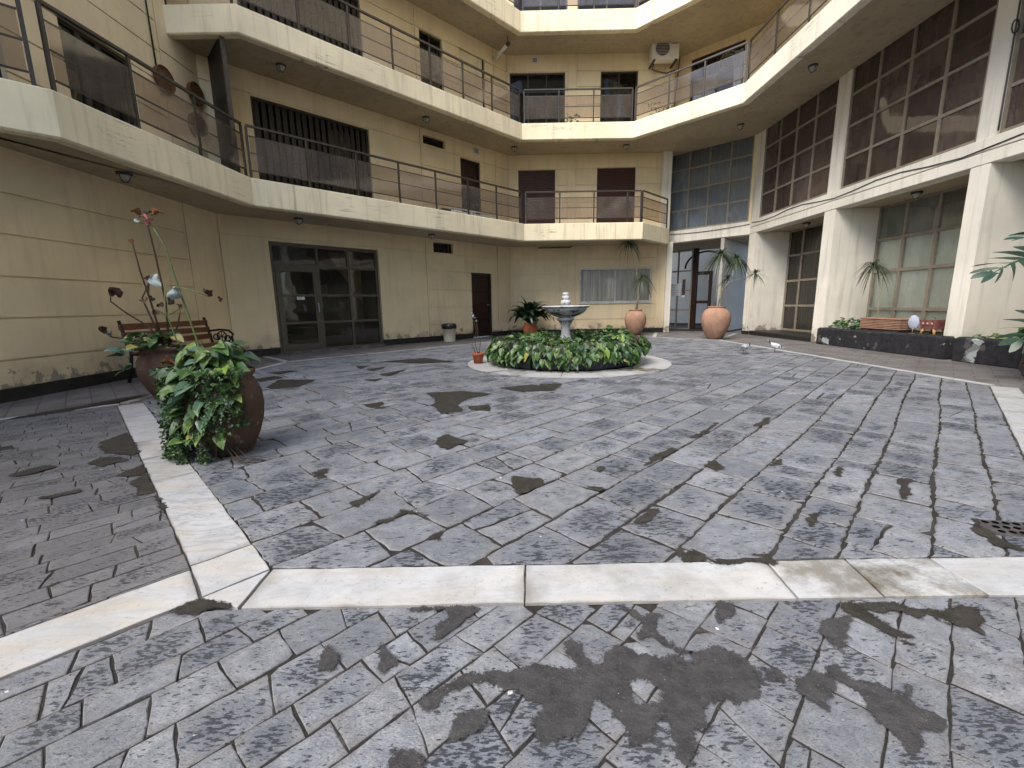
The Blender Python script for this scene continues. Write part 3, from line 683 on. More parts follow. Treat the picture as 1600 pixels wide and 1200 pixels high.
strip((-4.305, 8.16), (-4.305, 4.66), 0.11, 4)
strip((-4.31, 4.60), (-5.85, 3.06), 0.09, 3)
strip((-4.36, 8.25), (-5.30, 9.19), 0.11, 1); strip((5.55, 11.42), (7.05, 13.5), 0.11, 2); strip((4.2, 12.64), (4.9, 14.55), 0.11, 2)
strip((2.30, 1.42), (3.6, 0.12), 0.2, 2)
# ring round the fountain
for i in range(18):
    a0, a1 = 2 * math.pi * i / 18, 2 * math.pi * (i + 1) / 18
    p = [(FC[0] + 1.22 * math.cos(a0), FC[1] + 1.22 * math.sin(a0))]
    for k in range(5):
        q = a0 + (a1 - a0) * k / 4; p.append((FC[0] + 1.74 * math.cos(q), FC[1] + 1.74 * math.sin(q)))
    p.append((FC[0] + 1.22 * math.cos(a1), FC[1] + 1.22 * math.sin(a1)))
    marble_slab(p, 0.017, 0.002, rnd=(random.random() * .3, .4 + random.random() * .5, random.random()), name='ring_slab')
# drain grate near the right of the border
gr = empty('drain_grate', (2.235, 1.69, 0.0)); tag(gr, 'dark iron drain grate with round holes sunk in the paving at the right', 'drain grate')
m = MB(); m.abox(-0.19, 0.19, -0.07, 0.07, -0.02, 0.014, ch=0.004); m.build('plate', 'grate_iron', gr, True)
hole = MB(); hole.lathe([(0.012, 0.0), (0.0125, 0.002)], 10); hm = hole.mesh('hole', 'void')
for i in range(9):
    for j in range(3): place('hole', hm, gr, (-0.15 + i * 0.038 + (j % 2) * 0.01, -0.042 + j * 0.042, 0.0142))
gr.rotation_euler.z = math.radians(-12)

# ================================================================== BUILDING
BLD = empty('apartment_building', (0.0, 14.9, 0.0))
tag(BLD, 'cream apartment building with stacked walkway balconies and a glazed wing round the court', 'building')
L = FR((-5.85, -1.0), (-5.85, 9.05)); REAR = FR((7.3, -4.0), (-10.0, -4.0)); W = FR((-5.85, 9.05), (0.0, 14.9)); B = FR((0.0, 14.9), (5.25, 14.9))
E = FR((5.35, 15.3), (7.25, 13.5)); R = FR((7.25, 13.5), (7.25, -4.0))
def subtract(rect, ops):
    rs = [rect]
    for (a, b, c, d) in ops:
        out = []
        for (s0, s1, z0, z1) in rs:
            if b <= s0 or a >= s1 or d <= z0 or c >= z1: out.append((s0, s1, z0, z1)); continue
            if c > z0: out.append((s0, s1, z0, c))
            if d < z1: out.append((s0, s1, d, z1))
            zz0, zz1 = max(z0, c), min(z1, d)
            if a > s0: out.append((s0, a, zz0, zz1))
            if b < s1: out.append((b, s1, zz0, zz1))
        rs = out
    return rs
def wall(fr, s0, s1, z0, z1, ops, columns, mat='cream_paint', gap=0.012, thick=0.26):
    """backing wall with openings + separate render panels with recessed joints between them"""
    m = MB()
    for r in subtract((s0, s1, z0, z1), ops): m.box(fr, *r, -thick, -0.022)
    m.build('wall', mat, BLD)
    for (a, b, zs) in columns:
        for i in range(len(zs) - 1):
            cell = (a + gap, b - gap, zs[i] + gap, zs[i + 1] - gap); q = random.uniform(-0.002, 0.002)
            for r in subtract(cell, ops):
                if r[1] - r[0] > 0.01 and r[3] - r[2] > 0.01: m = MB(); m.box(fr, *r, -0.04, q); m.build('wall_panel', mat, BLD)
GF = [0.14, 0.48, 0.97, 1.48, 2.0, 2.49, 2.93]
F1Z = [2.93, 3.32, 3.80, 4.28, 4.81, 5.30, 5.76]; F2Z = [5.76, 6.2, 6.7, 7.2, 7.7, 8.14, 8.66]; F3Z = [8.66, 9.2, 9.7, 10.2, 10.7, 11.1, 11.6]
ALLZ = GF + F1Z[1:] + F2Z[1:] + F3Z[1:]
# left wall
opL = [(7.38, 8.50, 3.05, 4.85), (5.1, 6.62, 3.05, 4.75)]
wall(L, 0, 10.05, 0, 11.6, opL, [(0, 9.15, [0.14, 0.47, 0.95, 1.43, 1.91, 2.38, 2.93] + ALLZ[7:]), (9.15, 10.05, [0.14, 2.93, 5.36, 8.66, 11.6])])
# long angled wall
opW = [(0.90, 3.47, -0.1, 2.46), (5.20, 5.90, 2.53, 2.81), (6.57, 7.42, -0.1, 2.02), (0.87, 3.45, 3.0, 5.31), (5.03, 5.76, 5.36, 5.58), (6.30, 7.06, 3.0, 5.27),
       (0.87, 3.45, 5.9, 8.10), (5.07, 5.81, 5.9, 8.14), (6.40, 7.35, 5.9, 8.17), (0.87, 3.45, 8.8, 10.9), (5.0, 7.2, 8.8, 10.9)]
wall(W, 0, 8.273, 0, 11.6, opW, [(0.0, 4.93, [0.14, 2.52, 2.93, 5.33, 5.76, 8.13, 8.66, 11.6]), (4.93, 7.70, ALLZ), (7.70, 8.27, ALLZ)])
# back wall
opB = [(2.35, 4.78, 1.04, 2.18), (0.32, 1.52, 3.0, 5.30), (2.88, 4.13, 3.0, 5.33), (0.09, 1.83, 5.9, 8.13), (2.94, 4.11, 5.9, 8.14), (0.25, 1.9, 8.8, 10.9), (2.2, 4.9, 8.8, 10.9)]
wall(B, 0, 5.25, 0, 11.6, opB, [(0.0, 1.92, ALLZ), (1.92, 2.19, [0.14, 2.93, 5.76, 8.66, 11.6]), (2.19, 4.94, ALLZ), (4.94, 5.25, [0.14, 2.93, 5.76, 8.66, 11.6])])
m = MB(); m.box(B, 4.97, 5.27, 2.95, 5.80, 0.0, 0.10); m.build('corner_column', 'pale_paint', BLD)
m = MB(); m.prism([(5.252, 14.86), (5.44, 14.86), (7.2, 17.2), (5.252, 17.2)][:2] + [(5.44, 17.3), (5.252, 17.3)], 0, 2.99); m.build('entrance_wall', 'pale_paint', BLD)
m = MB(); m.prism([(5.0, 15.0), (5.26, 14.95), (5.40, 15.33), (5.2, 15.6)], 2.99, 11.6); m.build('corner_wall', 'cream_paint', BLD)
# facet over the entrance
opE = [(0.05, 2.54, 3.36, 5.87), (0.56, 2.10, 6.0, 8.40)]
wall(E, 0, 2.617, 3.362, 11.6, opE, [(0.0, 2.617, [3.362, 5.90, 6.3, 6.8, 7.3, 7.8, 8.66, 11.6])], 'cream_paint')
m = MB(); m.box(E, -0.08, 2.62, 2.98, 3.36, -0.30, 0.012, ch=0.008); m.build('beam', 'pale_paint', BLD)
# right wing, upper wall over the glazed storey
opR = [(4.0, 5.3, 6.0, 8.2), (8.0, 9.4, 6.0, 8.2)]
wall(R, 0, 17.5, 5.88, 11.6, opR, [(0, 17.5, [5.9, 6.5, 7.0, 7.5, 8.2, 8.66, 11.6])], 'cream_paint')
PIL = [(13.53, 13.16), (10.38, 10.03), (7.20, 6.91), (4.02, 3.70), (0.80, 0.50)]
for (a, b) in PIL:
    m = MB(); m.abox(7.25, 8.45, b, a, 0.0, 3.0, ch=0.012); m.build('pillar', 'pale_paint', BLD)
    m = MB(); m.abox(7.262, 7.62, b - 0.01, a - 0.03 if a > 13 else a, 3.36, 5.90, ch=0.012); m.build('pillar', 'pale_paint', BLD)
for (z0, z1, x0) in ((2.985, 3.165, 7.238), (3.178, 3.362, 7.232)):
    m = MB(); m.abox(x0, 7.56, -4.0, 13.52, z0, z1, ch=0.008); m.build('beam', 'pale_paint', BLD)
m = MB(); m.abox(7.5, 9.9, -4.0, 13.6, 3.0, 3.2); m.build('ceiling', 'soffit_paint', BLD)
m = MB(); m.abox(7.26, 8.22, 10.40, 13.14, -0.02, 0.12, ch=0.02); m.build('step', 'black_plinth', BLD)
# unseen wing behind the viewer, made tall on the right to darken the left wall, open to the sky on the left
wall(REAR, 0, 17.3, 0, 3.2, [(3.0 + 3 * i, 4.6 + 3 * i, 0.1, 2.2) for i in range(4)], [(0, 17.3, [0.14, 3.2])], 'cream_paint')
wall(REAR, 0, 6.5, 3.2, 17.5, [(2.0, 4.6, z, z + 2.0) for z in (3.6, 6.5, 9.4)], [(0, 6.5, [3.2, 5.76, 8.66, 11.6, 17.5])], 'cream_paint')
for (s0, z) in [(3.0 + 3 * i, 0.1) for i in range(4)] + [(2.0, 3.6), (2.0, 6.5), (2.0, 9.4)]:
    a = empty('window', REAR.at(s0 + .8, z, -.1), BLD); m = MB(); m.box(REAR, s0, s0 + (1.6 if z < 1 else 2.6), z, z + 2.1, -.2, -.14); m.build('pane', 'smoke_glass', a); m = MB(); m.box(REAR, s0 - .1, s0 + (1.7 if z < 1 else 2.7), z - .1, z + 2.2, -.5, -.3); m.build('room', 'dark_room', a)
m = MB(); m.abox(-10.0, -5.87, -1.25, -0.99, 0, 11.6); m.build('wall', 'cream_paint', BLD)
m = MB(); m.prism([(-.4, 14.95), (-.03, 14.925), (.06, 14.925), (.2, 15.4), (-.4, 15.4)], 0, 11.6); m.build('corner_wall', 'cream_paint', BLD)
m = MB(); m.prism([(-6.4, 8.9), (-5.876, 8.9), (-5.872, 9.062), (-5.75, 9.19), (-6.1, 9.7)], 0, 11.6); m.build('corner_wall', 'cream_paint', BLD)
# upper storeys over the far and the right side (out of the picture), raised to darken the left wall
m = MB(); m.abox(7.5, 7.8, -4.0, 13.4, 11.6, 17.5); m.build('wall', 'cream_paint', BLD)
m = MB(); m.abox(0.0, 5.3, 15.1, 15.4, 11.6, 17.5); m.build('wall', 'cream_paint', BLD)
# plinths
def plinth(fr, spans, h=0.145, d=0.012):
    for a, b in spans:
        m = MB(); m.box(fr, a, b, -0.02, h, -0.05, d, ch=0.006); m.build('plinth', 'black_plinth', BLD)
plinth(L, [(0, 10.04)]); plinth(W, [(0.01, 0.90), (3.47, 6.57), (7.42, 8.26)]); plinth(B, [(0.01, 5.262)])
m = MB(); m.box(R, -0.04, 0.36, 0, 0.10, 0.0, 0.015); m.build('plinth', 'black_plinth', BLD)

# ---------------------------------------------------------------- windows and doors
def pieces(fr, root, s0, s1, z0, z1, cols, rows, d, fm, gm, fw=0.05, mw=0.04, skip=()):
    cs = [s0] + (list(cols) if not isinstance(cols, int) else [s0 + (s1 - s0) * i / cols for i in range(1, cols)]) + [s1]
    rs = [z0] + (list(rows) if not isinstance(rows, int) else [z0 + (z1 - z0) * i / rows for i in range(1, rows)]) + [z1]
    m = MB()
    m.box(fr, s0, s0 + fw, z0, z1, d - .03, d + .03); m.box(fr, s1 - fw, s1, z0, z1, d - .03, d + .03)
    m.box(fr, s0 + fw, s1 - fw, z0, z0 + fw, d - .03, d + .03); m.box(fr, s0 + fw, s1 - fw, z1 - fw, z1, d - .03, d + .03)
    m.build('frame', fm, root)
    for c in cs[1:-1]:
        m = MB(); m.box(fr, c - mw / 2, c + mw / 2, z0 + fw, z1 - fw, d - .026, d + .026); m.build('mullion', fm, root)
    for r in rs[1:-1]:
        m = MB()
        for i in range(len(cs) - 1):
            a = cs[i] + (fw if i == 0 else mw / 2); b = cs[i + 1] - (fw if i == len(cs) - 2 else mw / 2)
            m.box(fr, a, b, r - mw / 2, r + mw / 2, d - .022, d + .022)
        m.build('transom', fm, root)
    for i in range(len(cs) - 1):
        for j in range(len(rs) - 1):
            if (i, j) in skip: continue
            m = MB(); t = random.uniform(-0.0025, 0.0025)
            m.add([fr.at(cs[i] + .008, rs[j] + .008, d + t), fr.at(cs[i + 1] - .008, rs[j] + .008, d - t), fr.at(cs[i + 1] - .008, rs[j + 1] - .008, d - t * .3), fr.at(cs[i] + .008, rs[j + 1] - .008, d + t * .7)], [(0, 1, 2, 3)])
            m.build('pane', gm, root)
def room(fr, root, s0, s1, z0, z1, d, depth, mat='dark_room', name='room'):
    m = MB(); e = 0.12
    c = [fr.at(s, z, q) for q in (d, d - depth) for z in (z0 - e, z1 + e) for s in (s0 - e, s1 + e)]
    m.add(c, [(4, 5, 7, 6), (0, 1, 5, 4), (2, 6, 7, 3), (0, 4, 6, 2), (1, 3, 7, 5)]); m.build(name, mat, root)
def drape(fr, root, s0, s1, z0, z1, d, mat, wav=0.03, n=None):
    m = MB(); n = n or max(6, int((s1 - s0) / 0.045)); vs = []
    for i in range(n + 1):
        q = d + wav * math.sin(i * 1.9) * random.uniform(.5, 1); s = s0 + (s1 - s0) * i / n
        vs += [fr.at(s, z0, q), fr.at(s, z1, q * .99 + d * .01)]
    m.add(vs, [(2 * i, 2 * i + 2, 2 * i + 3, 2 * i + 1) for i in range(n)], 0, True); m.build('curtain', mat, root)
def win(fr, s0, s1, z0, z1, cols, rows, d, fm, gm, depth=0.8, rm='dark_room', name='window', label=None, **k):
    root = empty(name, fr.at((s0 + s1) / 2, z0, d), BLD)
    if label: root['label'] = label
    pieces(fr, root, s0, s1, z0, z1, cols, rows, d, fm, gm, **k)
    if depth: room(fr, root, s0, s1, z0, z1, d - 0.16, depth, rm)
    return root
# glass door of the stair hall
gd = win(W, 0.90, 3.47, 0.0, 2.46, [1.93, 2.68], [0.68, 1.31, 1.97], -0.10, 'brown_frame', 'smoke_glass', 0, name='glass_door', label='brown framed glass entrance door with dark stair hall behind', fw=0.075, mw=0.055, skip=((0, 0), (0, 1), (0, 2)))
room(W, gd, 0.90, 3.47, 0.0, 2.50, -0.27, 3.4, 'room_wall')
m = MB(); d0 = -0.095
for (a, b, z0, z1) in ((0.985, 1.10, 0.08, 1.94), (1.79, 1.898, 0.08, 1.94), (1.10, 1.79, 0.08, 0.20), (1.10, 1.79, 1.84, 1.94), (1.10, 1.79, 0.66, 0.71), (1.10, 1.79, 1.285, 1.335)): m.box(W, a, b, z0, z1, d0 - .025, d0 + .032 if a < 1.0 or a > 1.5 else d0 + .028)
m.build('door_leaf', 'brown_frame', gd)
for (z0, z1) in ((0.20, 0.66), (0.71, 1.285), (1.335, 1.84)):
    m = MB(); m.add([W.at(1.10, z0, d0), W.at(1.79, z0, d0 + .002), W.at(1.79, z1, d0 - .001), W.at(1.10, z1, d0)], [(0, 1, 2, 3)]); m.build('pane', 'smoke_glass', gd)
m = MB(); m.tube([W.at(1.85, 0.92, d0 + .03), W.at(1.85, 0.92, d0 + .08), W.at(1.85, 1.12, d0 + .08), W.at(1.85, 1.12, d0 + .03)], 0.010); m.build('handle', 'alu_frame', gd)
for i in range(9):                                            # stairs inside
    m = MB(); m.box(W, 1.35 + i * 0.26, 3.9, 0.17 * i, 0.17 * (i + 1), -2.4, -1.3); m.build('stair_step', 'room_wall', gd)
m = MB(); m.tube([W.at(1.3, 0.9, -1.28), W.at(3.5, 2.3, -1.28)], 0.022); m.tube([W.at(1.3, 0.0, -1.28), W.at(1.3, 0.9, -1.28)], 0.018); m.tube([W.at(2.3, 0.6, -1.28), W.at(2.3, 1.52, -1.28)], 0.018); m.build('stair_rail', 'dark_frame', gd)
m = MB(); m.add([W.at(2.55, 2.44, -1.0), W.at(3.45, 2.44, -1.0), W.at(3.45, 1.15, -1.0), W.at(3.3, 1.3, -1.0)], [(0, 1, 2, 3)]); m.build('stair_soffit', 'cream_fascia', gd)
m = MB(); m.box(W, 0.86, 3.51, -0.02, 0.03, -0.26, 0.03, ch=0.008); m.build('threshold', 'walkway_slate', gd)
# brown service door
def panel_door(fr, s0, s1, z0, z1, mat, d=-0.09, fm='dark_frame', label=None, panels=4):
    root = empty('door', fr.at((s0 + s1) / 2, z0, d), BLD)
    if label: root['label'] = label
    m = MB(); m.box(fr, s0, s0 + .05, z0, z1, d - .05, d + .05); m.box(fr, s1 - .05, s1, z0, z1, d - .05, d + .05); m.box(fr, s0 + .05, s1 - .05, z1 - .05, z1, d - .05, d + .05); m.build('frame', fm, root)
    m = MB(); m.box(fr, s0 + .05, s1 - .05, z0, z1 - .05, d - .03, d); m.build('leaf', mat, root)
    for i in range(panels):
        a = z0 + 0.12 + i * (z1 - z0 - 0.24) / panels; b = z0 + 0.12 + (i + 1) * (z1 - z0 - 0.24) / panels - 0.05
        m = MB(); m.box(fr, s0 + .15, s1 - .15, a, b, d - .01, d + .018, ch=0.015); m.build('door_panel', mat, root)
    m = MB(); m.tube([fr.at(s1 - .10, z0 + 1.0, d), fr.at(s1 - .10, z0 + 1.0, d + .06), fr.at(s1 - .20, z0 + 1.0, d + .06)], 0.010); m.build('handle', 'alu_frame', root)
panel_door(W, 6.57, 7.42, 0.02, 2.02, 'door_wood', label='dark reddish brown service door at ground level')
panel_door(W, 6.30, 7.06, 3.05, 5.27, 'door_wood', label='dark brown door behind the first floor railing')
# small vent windows
win(W, 5.20, 5.90, 2.53, 2.81, 3, 1, -0.12, 'dark_frame', 'smoke_glass', 0.5, fw=0.025, mw=0.02)
win(W, 5.03, 5.76, 5.36, 5.58, 1, 1, -0.12, 'dark_frame', 'smoke_glass', 0.5, fw=0.02)
# tall slatted screens
def slatted(fr, s0, s1, z0, z1, label, draped=False):
    root = empty('slatted_window', fr.at((s0 + s1) / 2, z0, -0.1), BLD); root['label'] = label
    m = MB(); m.box(fr, s0, s1, z1 - .05, z1, -.14, -.06); m.box(fr, s0, s1, z0, z0 + .05, -.14, -.06); m.box(fr, s0, s0 + .05, z0 + .05, z1 - .05, -.14, -.06); m.box(fr, s1 - .05, s1, z0 + .05, z1 - .05, -.14, -.06); m.build('frame', 'dark_frame', root)
    n = int((s1 - s0 - .1) / 0.135)
    for i in range(n):
        a = s0 + .05 + (s1 - s0 - .1) * (i + .5) / n
        m = MB(); m.box(fr, a - .046, a + .046, z0 + .05, z1 - .05, -.115, -.085 + random.uniform(-.006, .006)); m.build('slat', 'slat_dark', root)
    m = MB(); m.box(fr, s0 + .05, s1 - .05, (z0 + z1) / 2 + .12, (z0 + z1) / 2 + .16, -.14, -.118); m.build('cross_bar', 'dark_frame', root)
    room(fr, root, s0, s1, z0, z1, -.24, 0.9)
    if draped: drape(fr, root, s1 - 0.85, s1 - 0.35, z0, z1 - .1, -0.35, 'curtain_olive')  # olive curtain hung behind part of the slats
slatted(W, 0.87, 3.45, 3.05, 5.31, 'dark slatted screen window on the first floor', True)
slatted(W, 0.87, 3.45, 5.95, 8.10, 'dark slatted screen window on the second floor')
slatted(W, 0.87, 3.45, 8.90, 10.9, 'dark slatted screen window on the third floor')
win(W, 5.07, 5.81, 5.95, 8.14, 2, [7.2], -0.10, 'dark_frame', 'dark_glass', 0.9)
win(W, 5.0, 7.2, 8.9, 10.9, 3, 2, -0.10, 'dark_frame', 'dark_glass', 0.9)
# roller shutters
def shutter(fr, s0, s1, z0, z1, mat, label):
    root = empty('roller_shutter', fr.at((s0 + s1) / 2, z0, -0.08), BLD); root['label'] = label
    m = MB(); m.box(fr, s0, s0 + .035, z0, z1, -.13, -.05); m.box(fr, s1 - .035, s1, z0, z1, -.13, -.05); m.build('guide', 'dark_frame', root)
    n = int((z1 - z0) / 0.055)
    for i in range(n):
        m = MB(); a = z0 + (z1 - z0) * i / n; m.box(fr, s0 + .03, s1 - .03, a + .002, a + (z1 - z0) / n - .003, -.11, -.075, ch=0.008); m.build('slat', mat, root)
    m = MB(); m.box(fr, s0, s1, z0, z1, -.25, -.14); m.build('backing', 'void', root)
shutter(B, 0.32, 1.52, 3.05, 5.30, 'shutter_wood', 'closed brown roller shutter on the left of the back wall')
shutter(B, 2.88, 4.13, 3.05, 5.33, 'shutter_wood', 'closed brown roller shutter on the right of the back wall')
shutter(W, 6.40, 7.35, 5.95, 8.17, 'cream_fascia', 'closed cream roller shutter on the second floor')
# back wall windows
bw = win(B, 2.35, 4.78, 1.04, 2.18, 2, 1, -0.06, 'alu_frame', 'clear_glass', 0, fw=0.05, mw=0.06, label='sliding window with grey curtains at ground level')
drape(B, bw, 2.30, 4.84, 1.0, 2.25, -0.16, 'curtain_grey', 0.025); room(B, bw, 2.35, 4.78, 1.04, 2.18, -0.27, 0.5)
m = MB(); m.box(B, 2.32, 4.81, 1.005, 1.04, -.1, .03); m.build('sill', 'alu_frame', bw)
a = win(B, 0.09, 1.83, 5.95, 8.13, 3, [7.6], -0.10, 'dark_frame', 'dark_glass', 0.9); drape(B, a, 0.6, 1.75, 5.95, 7.7, -0.5, 'curtain_brown')
a = win(B, 2.94, 4.11, 5.95, 8.14, 2, 1, -0.10, 'dark_frame', 'dark_glass', 0.9); drape(B, a, 3.3, 4.05, 5.95, 8.0, -0.5, 'curtain_brown')
a = win(B, 0.25, 1.9, 8.9, 10.9, 2, 1, -0.10, 'brown_frame', 'dark_glass', 0.9, 'room_wall'); a = win(B, 2.2, 4.9, 8.9, 10.9, 3, 1, -0.10, 'brown_frame', 'dark_glass', 0.9); drape(B, a, 2.2, 4.8, 8.9, 10.8, -0.4, 'curtain_brown')
# left wall windows
a = win(L, 7.38, 8.50, 3.05, 4.85, [7.72, 8.02], 1, -0.10, 'dark_frame', 'smoke_glass', 0.9, mw=0.08)
drape(L, a, 7.5, 8.1, 3.05, 4.4, -0.35, 'curtain_lace'); win(L, 5.1, 6.62, 3.05, 4.75, 2, [4.0], -0.10, 'dark_frame', 'smoke_glass', 0.9)
# facet windows
a = win(E, 0.05, 2.54, 3.37, 5.87, 4, 4, -0.06, 'taupe_frame', 'blue_glass', 0, fw=0.04, mw=0.045, label='blue grey grid window over the entrance'); drape(E, a, 0.0, 2.6, 3.3, 5.9, -0.22, 'curtain_blue', 0.012); room(E, a, 0.05, 2.54, 3.37, 5.87, -0.27, 0.4)
a = win(E, 0.56, 2.10, 6.0, 8.40, 2, 1, -0.08, 'dark_frame', 'clear_glass', 0, fw=0.05, label='window with lace discs hung behind it'); drape(E, a, 0.5, 1.25, 6.0, 7.9, -0.25, 'curtain_lace'); drape(E, a, 1.75, 2.12, 6.0, 8.3, -0.25, 'curtain_lace'); room(E, a, 0.56, 2.10, 6.0, 8.40, -0.27, 1.0)
for (s, z, r) in ((1.05, 7.55, 0.22), (1.62, 8.05, 0.26), (1.35, 6.95, 0.19), (0.8, 7.2, 0.13)):
    m = MB()
    for k in range(3):
        q = r * (0.35 + 0.325 * k); m.tube([E.at(s + q * math.cos(t * math.pi / 10), z + q * math.sin(t * math.pi / 10), -0.15) for t in range(21)], 0.016 if k < 2 else 0.02, 5)
    for t in range(16):
        c, sn = math.cos(t * math.pi / 8), math.sin(t * math.pi / 8); m.tube([E.at(s + r * .3 * c, z + r * .3 * sn, -0.15), E.at(s + r * 1.08 * c, z + r * 1.08 * sn, -0.15)], 0.007, 4)
    m.build('lace_disc', 'macrame', a)
# right wing: brown grid windows of the first floor
BAY = [(13.15, 10.39), (10.03, 7.21), (6.90, 4.03), (3.69, 0.81)]
LB = ['brown tinted grid window, farthest bay of the right wing', 'brown tinted grid window, middle bay of the right wing', 'brown tinted grid window, nearest bay of the right wing', None]
for (y1, y0), lb in zip(BAY, LB):
    a = win(R, 13.5 - y1, 13.5 - y0, 3.38, 5.87, 4, 4, -0.07, 'taupe_frame', 'brown_glass', 0, fw=0.04, mw=0.05, label=lb)
    drape(R, a, 13.5 - y1 - .1, 13.5 - y0 + .1, 3.3, 5.9, -0.42, 'curtain_brown', 0.03); room(R, a, 13.5 - y1, 13.5 - y0, 3.38, 5.87, -0.38, 0.8)
for (s0, s1) in ((4.0, 5.3), (8.0, 9.4)): win(R, s0, s1, 6.0, 8.2, 2, 1, -0.1, 'dark_frame', 'dark_glass', 0.8)
# ground floor glazing of the right wing, set back behind the pillars
GX = FR((8.25, 13.5), (8.25, -4.0))
a = win(GX, 0.36, 3.10, 0.12, 3.0, [0.98, 1.76, 2.4], [0.85, 1.56, 2.28], 0.0, 'taupe_frame', 'smoke_glass', 0, name='glass_door', fw=0.06, mw=0.06, label='taupe framed glazed doors between two pillars of the right wing')
drape(GX, a, 0.3, 3.2, 0.1, 3.0, -0.2, 'curtain_olive', 0.02); room(GX, a, 0.36, 3.10, 0.12, 3.0, -0.1, 1.0, 'room_wall')
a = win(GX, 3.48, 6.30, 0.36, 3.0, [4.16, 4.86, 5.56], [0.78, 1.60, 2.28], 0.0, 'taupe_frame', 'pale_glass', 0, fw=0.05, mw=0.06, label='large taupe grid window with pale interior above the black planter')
m = MB(); m.box(GX, 3.4, 6.4, 0.3, 2.29, -0.10, -0.05); m.build('interior_panel', 'interior_pale', a); room(GX, a, 3.48, 6.30, 0.36, 3.0, -0.1, 1.2, 'room_wall')  # plain panel added for the bright interior, its light put into the colour
a = win(GX, 6.62, 9.45, 0.36, 3.0, 4, [0.78, 1.60, 2.28], 0.0, 'taupe_frame', 'clear_glass', 0, fw=0.05, mw=0.06); m = MB(); m.box(GX, 6.5, 9.5, 0.3, 2.29, -0.12, -0.08); m.build('interior_panel', 'interior_pale', a); room(GX, a, 6.62, 9.45, 0.36, 3.0, -0.13, 1.2, 'room_wall')
# entrance lobby
ES = FR((5.43, 15.3 + 1.75), (5.43 + 2.9 * E.t.x, 17.05 + 2.9 * E.t.y))
ent = empty('entrance_screen', ES.at(1.2, 0, 0), BLD); ent['label'] = 'glazed entrance screen set back under the facet beam'
pieces(ES, ent, 0.05, 1.62, 0.0, 2.88, [0.55, 1.08], [0.72, 1.42, 2.12], 0.0, 'taupe_frame', 'clear_glass', fw=0.06, mw=0.05)
m = MB(); m.box(ES, 1.62, 1.78, 0.0, 2.88, -0.08, 0.06); m.build('door_post', 'door_wood', ent)
m = MB(); m.box(ES, 1.78, 2.25, 0.0, 0.08, -.02, .02); m.box(ES, 2.20, 2.30, 0.0, 2.05, -.03, .03); m.box(ES, 1.78, 2.2, 0.95, 1.05, -.02, .02); m.box(ES, 1.78, 2.30, 1.95, 2.07, -.035, .035); m.build('door_leaf', 'door_wood', ent)
m = MB(); m.add([ES.at(1.78, 1.05, 0), ES.at(2.2, 1.05, 0), ES.at(2.2, 1.95, 0), ES.at(1.78, 1.95, 0)], [(0, 1, 2, 3)]); m.build('pane', 'clear_glass', ent)
m = MB(); m.tube([ES.at(2.05 + 0.72 * math.cos(t * math.pi / 14), 2.2 + 0.55 * math.sin(t * math.pi / 14), 0.0) for t in range(15)], 0.035, 6); m.build('arch', 'door_wood', ent)
LOB = FR(ES.at(-0.2, 0, -2.6)[:2], ES.at(4.2, 0, -2.6)[:2])
m = MB(); m.box(LOB, -0.4, 5.2, 0, 5.0, -0.1, 0.0); m.build('lobby_wall', 'lobby_wall', ent)
m = MB(); m.box(LOB, -0.4, 5.2, 0, 0.12, 0.0, 0.02); m.build('skirting', 'black_plinth', ent)
m = MB(); m.prism([ES.at(2.95, 0, 1.35)[:2], ES.at(3.05, 0, 1.35)[:2], ES.at(3.05, 0, -2.6)[:2], ES.at(2.95, 0, -2.6)[:2]][::-1], 0, 2.96); m.build('lobby_wall', 'lobby_wall', ent)
m = MB(); m.prism([E.at(-0.05, 0, -0.25)[:2], E.at(2.6, 0, -0.25)[:2], ES.at(3.4, 0, -1.5)[:2], ES.at(-0.4, 0, -1.5)[:2]][::-1], 2.97, 3.1); m.build('recess_ceiling', 'soffit_paint', ent)  # stops short: open strip behind it added to let daylight into the lobby
m = MB(); m.prism([ES.at(-0.5, 0, 0.7)[:2], ES.at(3.2, 0, 0.7)[:2], ES.at(3.2, 0, -2.6)[:2], ES.at(-0.5, 0, -2.6)[:2]][::-1], -0.03, 0.03); m.build('lobby_floor', 'black_plinth', ent)

# ---------------------------------------------------------------- balconies
def offset_path(P, d):
    out = []
    for i, p in enumerate(P):
        ns = []
        for a, b in ((i - 1, i), (i, i + 1)):
            if a >= 0 and b < len(P):
                t = (Vector(P[b]) - Vector(P[a])).normalized(); ns.append(Vector((t.y, -t.x)))
        n = sum(ns, Vector((0, 0))).normalized(); k = d / max(0.3, n.dot(ns[0])); out.append((p[0] + n.x * k, p[1] + n.y * k))
    return out
def balcony(P, zb, zt, back, mats):
    Q = offset_path(P, -0.16); S = offset_path(P, -0.05); C = offset_path(P, 0.0)
    for i in range(len(P) - 1):
        m = MB()
        a, b, c, d = P[i], P[i + 1], Q[i + 1], Q[i]
        lo = offset_path(P, -0.03)
        # face with a small drip chamfer at the foot and at the top edge
        vs = []
        for (o, z) in ((-0.025, zb), (0.0, zb + 0.02), (0.0, zt - 0.012), (-0.012, zt), (-0.16, zt), (-0.16, zb)):
            pp = offset_path(P, o); vs += [(*pp[i], z), (*pp[i + 1], z)]
        fs = [(2 * k, 2 * ((k + 1) % 6), 2 * ((k + 1) % 6) + 1, 2 * k + 1) for k in range(6)] + [tuple(2 * k for k in range(6))[::-1], tuple(2 * k + 1 for k in range(6))]
        fs = [f[::-1] for f in fs]
        m.add(vs, fs); m.build('parapet', mats[i] if isinstance(mats, (list, tuple)) else mats, BLD)
    poly = S + back; m = MB()
    if area(poly) < 0: poly = poly[::-1]
    m.prism(poly, zb + 0.055, zb + 0.24); m.build('balcony_slab', 'soffit_paint', BLD)
